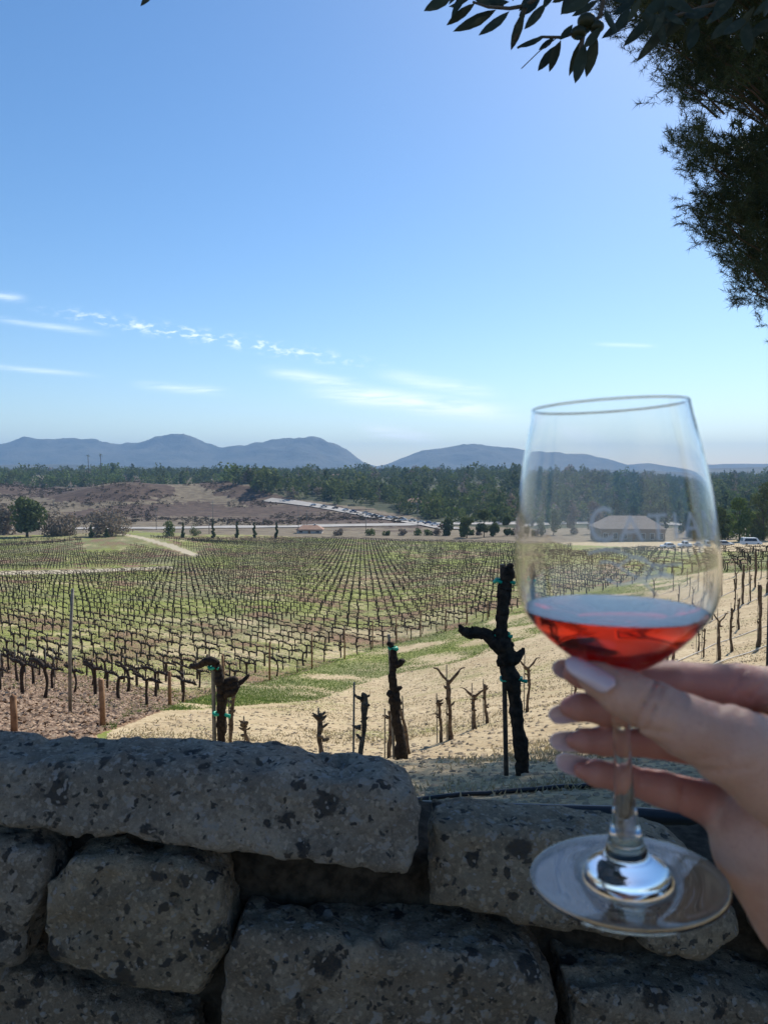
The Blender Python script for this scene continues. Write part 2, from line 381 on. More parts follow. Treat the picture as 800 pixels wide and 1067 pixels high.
def build_ground():
    a_in = np.linspace(R(-38), R(38), 620); a_l = np.linspace(R(-180), R(-38), 60)[:-1]; a_r = np.linspace(R(38), R(180), 60)[1:-1]
    ang = np.concatenate([a_l, a_in, a_r])
    rad = np.concatenate([[.25, .6, .9, .99, 1.05, 1.12, 1.2, 1.3], np.exp(np.linspace(math.log(1.5), math.log(1500), 680)), [2000, 3000, 5000, 8000, 14000, 24000]])
    A, Rr = np.meshgrid(ang, rad); X = Rr*np.sin(A); Y = Rr*np.cos(A)
    # rings bow into straight lines ahead, so the step behind the wall stays straight
    Z = ground(X, Y); px, py = project(X, Y, Z)
    nr, na = X.shape
    nz1 = fbm(X, Y, 0*X, .35, 4); nz2 = fbm(X, Y, 0*X+9, .05, 4); nz3 = fbm(X, Y, 0*X+3, .012, 4)
    jx = px + nz1*26; jy = py + nz2*8
    front = Y > 2
    field = in_poly(jx, py, FIELD) & front; edge = in_poly(jx, py+nz1*12, GREEN_EDGE) & front
    grass = np.where(field, .58+.14*np.clip((Y-25)/40, 0, 1)+nz1*1.0+nz2*.6, 0) + np.where(edge, .55+nz1*1.4, 0)
    grass += np.where(in_poly(jx, jy, [(380, 566), (560, 566), (760, 577), (760, 592), (560, 590), (430, 588), (360, 580)]) & front, .7, 0)
    grass += np.where(in_poly(jx, jy, [(680, 577), (900, 577), (900, 590), (760, 597), (680, 600)]) & front, .6, 0)
    grass += np.where((px > -50) & (px < 140) & (py > 585) & (py < 604) & front, .15, 0)
    grass = grass + np.where(~field & ~edge & (Y > 8) & (Y < 70), .26+nz1*1.0+nz2, 0)*np.clip((px-40)/100, 0, 1)
    lit = np.where(in_poly(px+nz1*30, py+nz2*20, [(-500, 1100), (-100, 700), (0, 690), (60, 700), (130, 712), (185, 728), (176, 738), (107, 765), (60, 800)]) & front, .9+nz1, 0)
    lit = np.maximum(lit, np.where(field, .46+nz1*1.4-nz2, 0))
    scrub = in_poly(px, jy, [(-900, 470), (0, 492), (120, 494), (240, 500), (300, 518), (400, 532), (470, 548), (470, 556), (200, 556), (140, 553), (-900, 562)]) & (Y > 300)
    jx2 = px + nz3*70 + nz2*50; jy2 = py + nz2*9 + nz1*6
    dk = in_poly(jx2, jy2, [(70, 514), (95, 503), (120, 495), (150, 496), (168, 508), (175, 517), (150, 521), (110, 522), (66, 521)])
    dk |= in_poly(jx2, jy2, [(205, 514), (212, 500), (240, 500), (270, 510), (300, 520), (350, 529), (400, 539), (470, 549), (440, 550), (380, 545), (300, 546), (240, 545), (190, 538), (188, 528), (236, 526), (234, 518)])
    dk |= in_poly(jx2, jy2, [(66, 534), (120, 527), (196, 524), (246, 528), (246, 537), (120, 540), (70, 540)]) | in_poly(jx2, jy2, [(-300, 485), (0, 496), (40, 502), (80, 513), (104, 522), (60, 524), (0, 512), (-300, 505)])
    sc_ = np.where(scrub, .30+.50*dk+nz2*.9+nz3*.5, 0)
    farg = np.where((Y > 400) & ~scrub, 1, 0)
    band = np.where((Y > 255) & (Y < 420) & ~field, .8, 0)
    path = in_poly(px, py+nz1*1.5, [(118, 556), (135, 556.5), (160, 562), (182, 568), (208, 578), (203, 580.5), (176, 571), (150, 562.5), (135, 559)]) | in_poly(px, py, [(-100, 597), (70, 594), (180, 590), (180, 592), (70, 598), (-100, 601)])
    path = np.where(path & front, 1, 0)
    V = np.stack([X, Y, Z], -1).reshape(-1, 3)
    i, j = np.meshgrid(np.arange(nr-1), np.arange(na), indexing='ij'); j2 = (j+1) % na
    Q = np.stack([i*na+j, i*na+j2, (i+1)*na+j2, (i+1)*na+j], -1).reshape(-1, 4)[:, ::-1]
    cap = len(V); V = np.vstack([V, [[0, 0, -1.6]]])
    me = np_mesh('ground', V, Q, True, {k: np.append(v.ravel(), 0) for k, v in dict(grass=np.clip(grass, 0, 1.2), litter=np.clip(lit, 0, 1.2), scrub=np.clip(sc_, .021*scrub, 1.2), far=farg, band=band, path=path).items()})
    bm = bmesh.new(); bm.from_mesh(me); bm.verts.ensure_lookup_table()
    for k in range(na): bm.faces.new((bm.verts[cap], bm.verts[(k+1) % na], bm.verts[k]))
    bmesh.ops.recalc_face_normals(bm, faces=bm.faces); bm.to_mesh(me); bm.free()
    m, T, bs = base_mat('vineyard_ground'); v = posn(T)
    nA = T.noise(v, .9, 6, .65); nB = T.noise(v, 6, 6, .7); nC = T.noise(v, 40, 5, .7); nD = T.noise(v, .06, 4, .6)
    soil = T.mix(T.step(nA, .3, .7), (.40, .30, .17), (.58, .46, .285)); soil = T.mix(T.step(nB, .48, .66), soil, (.29, .20, .11)); soil = T.mix(T.step(T.noise(v, .45, 5, .7), .5, .7), soil, (.33, .27, .13))
    soil = T.mix(T.step(nC, .5, .75), soil, (.56, .47, .33))
    gr = T.mix(T.step(nB, .35, .65), (.14, .175, .026), (.26, .275, .06)); gr = T.mix(T.step(nC, .45, .7), gr, (.26, .27, .11))
    gr = T.mix(T.step(nD, .4, .62), gr, (.20, .20, .09))
    gm = T.math('ADD', T.attr('grass'), T.math('MULTIPLY', T.math('SUBTRACT', nB, .5), 1.5))
    gm = T.math('ADD', gm, T.math('MULTIPLY', T.math('SUBTRACT', nC, .5), .5))
    c = T.mix(T.step(gm, .35, .62), soil, gr)
    lm = T.math('ADD', T.attr('litter'), T.math('MULTIPLY', T.math('SUBTRACT', nB, .5), 1.3))
    lc = T.mix(T.vor(v, 17, 'Color'), (.16, .09, .05), (.38, .25, .15)); lc = T.mix(T.step(nC, .5, .6), lc, (.12, .075, .05))
    c = T.mix(T.step(lm, .5, .75), c, lc)
    c = T.mix(T.attr('path'), c, (.46, .39, .27))
    nE = T.noise(v, .035, 8, .7); nF = T.noise(v, .18, 6, .65)
    mp = T.new('ShaderNodeMapping'); T.l.new(v, mp.inputs[0]); mp.inputs['Scale'].default_value = (.012, .16, .3); mp.inputs['Rotation'].default_value = (0, 0, R(4))
    nG = T.noise(mp.outputs[0], 1, 6, .6, .5)
    sc1 = T.mix(T.step(nF, .35, .65), (.060, .038, .028), (.115, .078, .055))
    sm = T.math('ADD', T.attr('scrub'), T.math('MULTIPLY', T.math('SUBTRACT', nG, .5), 2.0))
    dry = T.mix(T.step(nF, .3, .7), (.13, .10, .065), (.235, .19, .125))
    c = T.mix(T.step(T.attr('band'), .2, .5), c, dry)
    c = T.mix(T.step(T.attr('scrub'), .0, .02), c, T.mix(T.step(sm, .35, .6), dry, sc1))
    fg = T.mix(T.step(nE, .45, .65), (.035, .045, .02), (.085, .085, .04)); c = T.mix(T.attr('far'), c, fg)
    T.l.new(c, bs.inputs['Base Color']); bs.inputs['Roughness'].default_value = .95; bs.inputs['Specular IOR Level'].default_value = .15
    b = T.new('ShaderNodeBump'); b.inputs['Strength'].default_value = .8; b.inputs['Distance'].default_value = .05
    T.l.new(T.math('ADD', T.noise(v, 7, 8, .75), T.math('MULTIPLY', T.noise(v, 1.3, 6, .6), 2.5)), b.inputs['Height']); T.l.new(b.outputs[0], bs.inputs['Normal'])
    tag(link('ground', me, m), kind='structure')
build_ground()

def build_mountains():
    # three ranges at their own distance; crest heights follow the skyline of the valley
    ranges = [
        ('mountains', 6200, 1300, [(-500, 470), (-200, 468), (0, 462), (25, 457), (60, 458), (95, 458), (128, 463), (150, 460), (180, 453), (192, 452), (203, 456), (228, 466), (260, 462), (290, 457), (312, 453), (325, 453), (342, 459), (362, 469), (380, 482), (392, 486), (402, 484),
          (412, 480), (440, 470), (470, 464), (495, 462), (520, 467), (548, 469), (580, 472), (610, 473), (635, 479), (655, 484), (680, 482), (705, 484), (740, 484), (780, 483), (830, 483), (900, 480), (1200, 470), (1500, 475)]),
        ('foothills', 3600, 800, [(-500, 487), (0, 485), (60, 484), (120, 486), (200, 488), (300, 489), (700, 490), (750, 488), (800, 487), (900, 486), (1100, 480), (1500, 486)])]
    m = simple('mountain_brush', (.025, .034, .025), (.085, .08, .055), .004, .95, .6, .02, dist=30)
    for name, D, dep, prof in ranges:
        pxs = np.linspace(-500, 1500, 900); pys = np.interp(pxs, [p[0] for p in prof], [p[1] for p in prof])
        t = np.linspace(-1, 1, 61); PX, T_ = np.meshgrid(pxs, t)
        Y = D+dep*T_; top = (490-np.interp(PX, pxs, pys))/800*D
        X = (PX-400)/800*D*(1+T_*.12)
        prof_t = (1-np.abs(T_))**1.15
        rg = np.abs(fbm(X, Y, 0*X, 1/700., 5))*4
        Z = -30 + (top+32)*prof_t*(1-(.35*rg)*np.clip(np.abs(T_)*3, 0, 1)) + fbm(X, Y, 0*X, 1/160., 5)*top*.26*prof_t + (fbm(X, Y, 0*X, 1/90., 5)*top*.12 + np.abs(fbm(X, Y, 0*X+5, 1/260., 4))*top*.10 - top*.02)*np.clip(top/80, 0, 1)*prof_t
        Z = np.maximum(Z, -30)
        V = np.stack([X, Y, Z], -1).reshape(-1, 3); nr, na = X.shape
        i, j = np.meshgrid(np.arange(nr-1), np.arange(na-1), indexing='ij')
        Q = np.stack([i*na+j, i*na+j+1, (i+1)*na+j+1, (i+1)*na+j], -1).reshape(-1, 4)
        tag(link(name, np_mesh(name, V, Q, True), m), kind='structure')
build_mountains()

def ribbon(name, pts, width, mat, lift=.05, sub=14, parent=None):
    P = []
    for i in range(len(pts)-1):
        for k in range(sub): P.append(pts[i].lerp(pts[i+1], k/sub))
    P.append(pts[-1]); V = []; Fc = []
    for i, p in enumerate(P):
        t = P[min(i+1, len(P)-1)]-P[max(i-1, 0)]; n = Vector((-t.y, t.x, 0)).normalized()
        for k in range(5):
            q = p+n*width*(k/4-.5); V.append((q.x, q.y, gz(q.x, q.y)+lift))
    for i in range(len(P)-1):
        for k in range(4): a = i*5+k; Fc.append((a, a+1, a+6, a+5))
    return tag(link(name, np_mesh(name, V, Fc, True), mat, parent), kind='structure')
ribbon('road', [gp(-60, 552), gp(150, 551), gp(240, 549.5), gp(330, 548.5), gp(420, 547), gp(500, 545.5), gp(600, 545), gp(760, 546)], 19, M['asphalt'], .35)
hill_road = [gp(278, 521), gp(300, 523), gp(340, 529), gp(380, 536), gp(420, 543), gp(450, 548), gp(474, 552)]
ribbon('hillside_road', hill_road, 12, M['asphalt'], .5)
lane = [Vector(((x-400)/800*188, 188, 0)) for x in (600, 640, 680, 720, 760, 800, 850, 900)]
ribbon('driveway', lane, 8, M['asphalt'], .12)
vfar = gp(470, 548)

# ---------------------------------------------------------------- the stone wall
def sdf_poly(x, z, poly):
    n = len(poly); d = np.full(x.shape, 1e9); s = np.ones(x.shape)
    for i in range(n):
        ax, az = poly[i]; bx, bz = poly[(i+1) % n]
        ex, ez = bx-ax, bz-az; wx, wz = x-ax, z-az
        t = np.clip((wx*ex+wz*ez)/(ex*ex+ez*ez), 0, 1)
        d = np.minimum(d, (wx-ex*t)**2+(wz-ez*t)**2)
        c1 = z >= az; c2 = z < bz; c3 = ex*wz > ez*wx
        s = np.where((c1 & c2 & c3) | (~c1 & ~c2 & ~c3), -s, s)
    return s*np.sqrt(d)
def stone(poly_px, Yf, depth, mat, parent, seed, h=.0045, rnd=.022, amp=.016, tilt=0.0):
    poly = [(at(a, b, Yf).x, at(a, b, Yf).z) for a, b in poly_px]
    xs = [p[0] for p in poly]; zs = [p[1] for p in poly]; pad = .03
    gx = np.arange(min(xs)-pad, max(xs)+pad, h); gy = np.arange(Yf-pad, Yf+depth+pad, h*1.0); gzz = np.arange(min(zs)-pad, max(zs)+pad, h)
    X, Y, Z = np.meshgrid(gx, gy, gzz, indexing='ij')
    zt = (zs and max(zs)); Yy = Y - tilt*(Z-min(zs))
    d2 = sdf_poly(X[:, 0, :], Z[:, 0, :], poly)[:, None, :] + 0*Y
    dy = np.abs(Yy-(Yf+depth/2))-depth/2
    a = d2+rnd; b = dy+rnd
    D = np.sqrt(np.maximum(a, 0)**2+np.maximum(b, 0)**2)+np.minimum(np.maximum(a, b), 0)-rnd
    o = seed*5.3
    rough = fbm(X+o, Y+o, Z, 9, 3)*amp*1.7 + fbm(X+o, Y, Z+o, 34, 3)*amp*.95 + fbm(X, Y+o, Z+o, 95, 2)*amp*.45
    chip = np.maximum(0, fbm(X+o, Y+2*o, Z, 17, 2)-.12)*.10 + np.maximum(0, fbm(X, Y+3*o, Z+o, 48, 2)-.10)*.035 - np.maximum(0, fbm(X+9, Y+o, Z+o, 40, 2)-.14)*.03
    D = D+rough+chip
    V, Q = surface_nets(D.astype(np.float32), (gx[0], gy[0], gzz[0]), h)
    c = V.mean(0); me = np_mesh('stone', V-c, Q, True)
    o_ = link('stone', me, mat, parent, c - np.array(parent.location)); return o_
def build_wall():
    Yf = .93
    root = empty('stone_wall', (0, 1.1, -1.6)); tag(root, 'low dry wall of rough grey conglomerate stones with dark gaps, in the shade in front', 'wall')
    mA = stone_mat('conglomerate_grey', (.52, .415, .315), 1); mB = stone_mat('conglomerate_tan', (.52, .39, .26), 4, 17); mC = stone_mat('conglomerate_brown', (.48, .36, .25), 9)
    A = stone([(-420, 787), (-200, 794), (0, 808), (90, 809), (200, 813), (330, 822), (400, 828), (428, 840), (440, 862), (438, 893), (422, 917), (360, 912), (200, 894), (0, 872), (-200, 860), (-420, 850)], Yf, .12, mA, root, 1, tilt=.30, amp=.015)
    A['label'] = 'long grey cap stone lying across the left side'
    stone([(-220, 872), (0, 880), (22, 882), (46, 893), (50, 925), (30, 975), (14, 1012), (-60, 1020), (-220, 1010)], Yf+.012, .3, mA, root, 2, amp=.015)
    stone([(72, 906), (118, 900), (200, 906), (229, 924), (237, 988), (222, 1022), (205, 1048), (110, 1030), (48, 1008), (35, 985), (46, 928)], Yf+.0, .3, mB, root, 3, amp=.014)
    stone([(247, 974), (300, 980), (400, 992), (500, 1000), (560, 1010), (583, 1034), (592, 1130), (220, 1130), (222, 1070), (232, 1005)], Yf-.012, .25, mC, root, 4, amp=.016)
    E = stone([(452, 876), (500, 875), (560, 885), (640, 895), (728, 908), (758, 940), (780, 965), (778, 985), (737, 1012), (650, 992), (560, 977), (480, 961), (449, 955)], Yf+.01, .11, mB, root, 5, tilt=.28, amp=.014)
    E['label'] = 'tan stone with large dark pebbles on the right side'
    stone([(596, 1036), (700, 1044), (820, 1050), (900, 1054), (900, 1150), (604, 1150)], Yf-.005, .25, mC, root, 6, amp=.016)
    stone([(-160, 1026), (20, 1022), (100, 1044), (200, 1066), (214, 1130), (-160, 1130)], Yf+.03, .25, mC, root, 7, amp=.02)
    stone([(815, 905), (900, 895), (1040, 905), (1050, 1000), (960, 1030), (830, 1028), (800, 985)], Yf+.02, .12, mA, root, 8, h=.007)
    stone([(1062, 905), (1200, 900), (1420, 905), (1430, 1020), (1250, 1040), (1070, 1030)], Yf+.02, .14, mB, root, 9, h=.009)
    stone([(-900, 768), (-600, 765), (-440, 773), (-435, 850), (-700, 850), (-900, 842)], Yf, .14, mB, root, 10, h=.009)
    stone([(-900, 862), (-600, 862), (-240, 870), (-236, 1010), (-600, 1015), (-900, 1000)], Yf+.01, .3, mC, root, 11, h=.009)
    stone([(915, 1052), (1200, 1052), (1430, 1056), (1430, 1150), (920, 1150)], Yf, .3, mA, root, 12, h=.009)
    stone([(-900, 1025), (-500, 1030), (-180, 1028), (-176, 1140), (-900, 1130)], Yf, .3, mA, root, 13, h=.009)
    # lower courses, out of the picture but part of the wall
    x = -900
    k = 0
    for row, (y0, y1) in enumerate(((1165, 1330), (1345, 1520), (1535, 1720), (1735, 1900))):
        x = -900 - 60*row
        while x < 1400:
            wd = random.randint(240, 420); stone([(x, y0), (x+wd/2, y0-6), (x+wd-14, y0), (x+wd-12, y1), (x+wd/2, y1+4), (x, y1)], Yf+random.uniform(-.01, .015), .3, (mA, mB, mC)[k % 3], root, 20+k, h=.014); x += wd; k += 1
    # packed earth and mortar core, set back between the stones
    h = .009; Xn = np.arange(-1.66, 1.45, h); Zn = np.arange(-1.65, .0, h)
    GX, GZ = np.meshgrid(Xn, Zn, indexing='ij')
    tx = [(-900, 820), (0, 845), (400, 890), (430, 915), (455, 920), (600, 925), (740, 950), (820, 950), (1430, 950)]
    top = np.interp(GX, [at(a, b, Yf+.05).x for a, b in tx], [at(a, b, Yf+.05).z for a, b in tx])
    zz = np.minimum(GZ, top)
    fr = Yf+.095+fbm(GX, GZ, 0*GX, 14, 4)*.07+fbm(GX, GZ, 0*GX+4, 60, 3)*.02
    fr = np.where(GZ > top, fr+(GZ-top)*12, fr); fr = np.minimum(fr, Yf+.30)
    n0, n1 = GX.shape; V = np.stack([GX, fr, zz+np.where(GZ > top, fbm(GX, fr, 0*GX, 30, 3)*.02, 0)], -1).reshape(-1, 3)
    i, j = np.meshgrid(np.arange(n0-1), np.arange(n1-1), indexing='ij'); Q = np.stack([i*n1+j, (i+1)*n1+j, (i+1)*n1+j+1, i*n1+j+1], -1).reshape(-1, 4)
    core = link('mortar', np_mesh('mortar', V-np.array(root.location), Q, True), simple('earth_mortar', (.025, .02, .015), (.075, .058, .042), 60, .95, .9, 160, True, .1, .004), root)
build_wall()

# ---------------------------------------------------------------- vines
TWO = 2*math.pi
def px_vine(label, Y, trunk, arms=(), stake=None, ties=(), spurs=(), off=(0, 0), name='old_vine', mat='bark_near', cat='grapevine', group=None):
    """an old vine modelled from joints given on the plane Y metres ahead; ground meets its foot"""
    def P(a, b, dy=0): return at(a, b, Y+dy)
    s = Y/800
    foot = P(*trunk[0][:2]); g = gz(foot.x, foot.y); root = empty(name, (foot.x, foot.y, min(foot.z, g)))
    tag(root, label, cat, group); o = Vector(root.location)
    mb = MB(); pts = [P(a, b)-o for a, b, r in trunk]; rd = [r*s*.74 for a, b, r in trunk]
    if g < foot.z: pts[0] = Vector((0, 0, -.03))
    p, q = crinkle(pts, rd, 10, .12, .20); mb.tube(p, q, 22, .11)
    for sp in spurs:
        p, q = crinkle([P(a, b, d)-o for a, b, r, d in sp], [r*s for a, b, r, d in sp], 3, .25, .35); mb.tube(p, q, 8, .15)
    mb.build('trunk', M[mat], root)
    for ar in arms:
        m2 = MB(); p, q = crinkle([P(a, b, d)-o for a, b, r, d in ar], [r*s*.9 for a, b, r, d in ar], 7, .2, .16); m2.tube(p, q, 14, .13)
        for k in range(8, len(p)-1, 9):
            e = p[k]+Vector((random.uniform(-.5, .5), random.uniform(-1, 1)*.5, .8))*q[k]*1.7; m2.tube([p[k], e], [q[k]*.5, q[k]*.2], 7, .1)
        m2.build('arm', M[mat], root)
    if stake:
        (x0, y0), (x1, y1), r, mt = stake
        a, b = P(x0, y0, .06)-o, P(x1, y1, .06)-o; b.z = min(b.z, gz(b.x+o.x, b.y+o.y)-o.z)-.1
        MB().tube([a, b], r*s, 6).build('stake', M[mt], root, False)
    for (tx, ty, tr, tl) in ties:
        c = P(tx, ty)-o; m3 = MB()
        m3.tube([c+Vector((math.cos(t)*tr*s, math.sin(t)*tr*s*.8+.02, random.uniform(-.01, .01))) for t in np.linspace(0, TWO, 12)], s*1.8, 5)
        m3.tube([c+Vector((tr*s*.8, -.02, 0)), c+Vector((tr*s*1.1+tl*s, -.03, -tl*s*.3)), c+Vector((tr*s+tl*s*1.2, -.03, -tl*s*.8))], [s*1.6, s*2.2, s*1], 5)
        m3.build('tie', M['tie'], root)
    return root
px_vine('thickest black old vine with one arm reaching left, just left of the glass', 4.9,
    [(546, 822, 11), (543, 790, 9.5), (540, 755, 9), (536, 725, 9), (531, 700, 11), (527, 684, 13), (524, 668, 10), (522, 645, 8.5), (525, 622, 9), (527, 604, 9), (529, 594, 6)],
    arms=[[(526, 678, 8, 0), (512, 667, 7.5, .0), (497, 660, 6.5, .02), (486, 658, 5.5, .03), (478, 654, 3.5, .03)]],
    stake=((523, 588), (528, 822), 2.6, 'steel_dark'), ties=[(524, 606, 9, 2), (533, 708, 11, 3), (522, 662, 9, 1)],
    spurs=[[(528, 596, 6, 0), (530, 590, 3.5, 0), (534, 588, 2.2, -.02)], [(534, 688, 6, 0), (541, 682, 3.5, .02), (545, 675, 2, .03)], [(528, 672, 5, 0), (535, 671, 2.5, -.02)],
           [(524, 690, 7, 0), (519, 687, 3, 0)], [(530, 602, 6, 0), (535, 598, 5, .02)]])
px_vine('tall dark vine trunk leaning on a thin grey stake, behind the cap stone', 8.3,
    [(420, 797, 8), (417, 775, 7), (413, 750, 6.5), (411, 728, 6.5), (409, 708, 5), (410, 690, 5), (409, 675, 4)],
    stake=((405, 661), (411, 796), 1.5, 'grey_post'), ties=[(409, 676, 4, 1)],
    spurs=[[(410, 692, 5, 0), (417, 690, 4, 0), (419, 687, 2.5, 0)], [(409, 725, 6, 0), (404, 722, 4, .02)], [(413, 720, 4, 0), (419, 716, 1.8, 0)], [(409, 673, 4, 0), (404, 670, 3, 0)]])
px_vine('stout hooked vine with many spurs and green tape on its grey stake', 8.6,
    [(231, 800, 5.5), (230, 775, 5.5), (231, 750, 6), (231, 728, 7), (230, 712, 6.5), (228, 700, 5.5), (224, 692, 4.5)],
    arms=[[(225, 692, 5, 0), (217, 689, 5, 0), (208, 693, 3.6, .1), (198, 694, 2.6, .2)], [(232, 716, 6, 0), (241, 716, 5, 0), (250, 712, 3, .05), (260, 703, 1.4, .1)]],
    stake=((222, 694), (224, 800), 2.4, 'grey_post'), ties=[(222, 696, 5, 1), (228, 744, 6, 5)],
    spurs=[[(233, 722, 5, 0), (244, 722, 3.6, 0), (250, 715, 1.5, 0)], [(236, 714, 5, 0), (245, 708, 3, .02), (247, 712, 2, .02)]])

def small_vine(base, H, seed, forked=False, label=None, lean=0, name='young_vine', group=None, r0=.038, stake=True, mat='bark_sunlit', simple_=False):
    random.seed(seed); root = empty(name, base); tag(root, label, 'grapevine', group)
    mb = MB(); lx = lean*H; n = 8
    mid = Vector((lx*.5+random.uniform(-.03, .03), random.uniform(-.03, .03), H*.5)); topz = H*(.8 if forked else .96)
    top = Vector((lx, 0, topz))
    p, q = crinkle([Vector((0, 0, -.06)), mid, top], [r0*1.3, r0, r0*1.05], 8, .4, .32); mb.tube(p, q, n+2, .15)
    if forked:
        for sx in (-1, 1):
            a = [top-Vector((0, 0, .04)), top+Vector((sx*.10, random.uniform(-.04, .04), H*.07)), top+Vector((sx*.17, 0, H*.15)), top+Vector((sx*.24, 0, H*.17))]
            p, q = crinkle(a, [r0*.8, r0*.7, r0*.5, r0*.3], 3, .3, .4); mb.tube(p, q, 7, .15)
    for k in range(random.randint(6, 9)):
        t = random.uniform(.82, .99) if k > 2 else random.uniform(.35, .8); b0 = Vector((lx*t, 0, topz*t)); a = random.choice((0, math.pi))+random.uniform(-.9, .9)
        d = Vector((math.cos(a), math.sin(a), random.uniform(-.1, .6))); L = random.uniform(.035, .085)
        p, q = crinkle([b0, b0+d*L*.6, b0+d*L+Vector((0, 0, L*.2))], [r0*.8, r0*.65, r0*.4], 2, .3, .4); mb.tube(p, q, 6, .15)
    mb.build('trunk', M[mat], root)
    if stake: MB().tube([Vector((-.05, .03, -.1)), Vector((-.05+lx*.3, .03, H*random.uniform(1.0, 1.12)))], .009, 5).build('stake', M['grey_post'], root, False)
    return root
SV = [ # px, base py, height px, forked, lean, label
 (243, 800, 78, 0, 0, 'knobbly vine with green tape standing just right of the hooked vine'),
 (260, 798, 48, 0, -.15, 'short leaning vine stub, second to the right of the hooked vine'),
 (339, 797, 57, 0, -.1, 'short knotty vine with a bent head, at the end of the long cap stone'),
 (374, 801, 84, 0, .05, 'straight pruned vine with torn green tape on its head'),
 (405, 790, 52, 0, 0, 'thin vine just left of the tall leaning trunk'),
 (427, 786, 56, 0, -.25, 'thin vine leaning against the right side of the tall trunk'),
 (459, 774, 48, 0, -.05, 'short thin vine left of the forked vine'),
 (469, 771, 80, 1, -.02, 'tall vine forked at the top like a Y on pale ground'),
 (495, 760, 46, 1, -.03, 'low vine with a T shaped head between the forked vine and the thick black vine'),
 (507, 754, 44, 0, -.05, 'crooked low vine left of the thick black vine'),
 (549, 742, 60, 1, 0, 'pale pruned vine right behind the thick black vine'),
 (598, 728, 32, 0, 0, 'dark vine stake just above the long finger nails'),
 (749, 688, 52, 1, -.01, 'dark thick vine with a side arm at the right edge of the glass bowl'),
 (763, 679, 48, 0, -.04, 'slim vine with short spurs right of the glass bowl'),
 (769, 656, 34, 0, 0, 'smaller vine up the slope right of the glass'),
 (727, 680, 24, 0, 0, 'low vine seen just under the right side of the glass bowl'),
 (733, 685, 32, 0, 0, 'thin vine stem between the glass bowl and the forefinger'),
 (791, 674, 68, 0, -.01, 'tall rugged vine on the bank at the right edge of the picture'),
 (773, 630, 44, 0, .02, 'slender tall vine halfway up the right bank'),
 (787, 612, 40, 0, -.03, 'leaning thin vine high on the right bank'),
 (799, 618, 36, 0, 0, 'vine at the far right margin, high on the bank')]
for i, (x, y, hp, fk, ln, lab) in enumerate(SV):
    b = gp(x, y); H = hp/800*b.y
    if y > 790 and x < 300: b = at(x, y, 9.4); b.z = gz(b.x, b.y); H = (b.z*-1 - (-at(x, y-hp, 9.4).z)) if False else at(x, y-hp, 9.4).z-b.z
    small_vine(b, H, 100+i, bool(fk), lab, ln, r0=.027*H/1.2 if H > .9 else .021, name='pruned_vine', group='pruned vines on the bare bank')
# dark stake at the right margin
sb = at(800, 700, 7.5); g0 = gz(sb.x, sb.y)
tag(MB().tube([Vector((sb.x, sb.y, g0-.1)), Vector((sb.x, sb.y, at(800, 600, 7.5).z))], .022, 8).build('vine_stake', M['steel_dark']), 'dark upright stake cut off by the right margin of the picture', 'stake')

# rows on the right-hand bank, with bleached drip hoses
rows_right = [[(610, 742), (700, 712), (760, 688), (800, 674), (900, 640)], [(620, 708), (700, 692), (745, 672), (788, 657), (900, 620)],
              [(640, 684), (720, 658), (773, 632), (800, 618), (900, 580)], [(650, 660), (720, 638), (759, 618), (800, 600), (860, 582)], [(655, 634), (700, 622), (760, 603), (790, 592)]]
proto_r = [small_vine((0, 0, 0), 1.25+.1*k, 300+k, k % 2 == 0, 'slim pruned vine on a stake in the rows up the right bank', 0, 'pruned_vine', 'rows of pruned vines up the right bank', .026) for k in range(5)]
used = set(); nr = 0
for ri, pl in enumerate(rows_right):
    P = [gp(*p) for p in pl]; d = 0; acc = .6
    hose = MB(); hp = []
    for a, b in zip(P[:-1], P[1:]):
        n = max(2, int((b-a).length/1.5))
        for k in range(n):
            q = a.lerp(b, k/n); hp.append(Vector((q.x+random.uniform(-.08, .08), q.y, gz(q.x, q.y)+.03)))
    hose.tube(hp, .018, 6)
    tag(hose.build('drip_hose', M['pale_hose']), ['pale drip hose in the lowest row of the right bank', 'pale drip hose in the second row up the right bank', 'pale drip hose in the middle row of the right bank', 'pale drip hose in the fourth row up the right bank', 'pale drip hose in the highest row of the right bank'][ri], 'hose', 'drip hoses along the bank')
    for a, b in zip(hp[:-1], hp[1:]):
        acc += (b-a).length
        if acc > 2.3:
            acc = 0
            px, py = project(b.x, b.y, b.z)
            if ri < 2 and px > 715: continue
            k = random.randrange(5)
            if k not in used: o = proto_r[k]; used.add(k)
            else: o = copy_tree(proto_r[k])
            o.location = (b.x, b.y+.1, gz(b.x, b.y+.1)); o.rotation_euler.z = random.choice((0, math.pi))+random.uniform(-.4, .4); s = random.uniform(.85, 1.15); o.scale = (s, s, s); nr += 1
for k in range(5):
    if k not in used:
        for ch in list(proto_r[k].children): bpy.data.objects.remove(ch)
        bpy.data.objects.remove(proto_r[k])

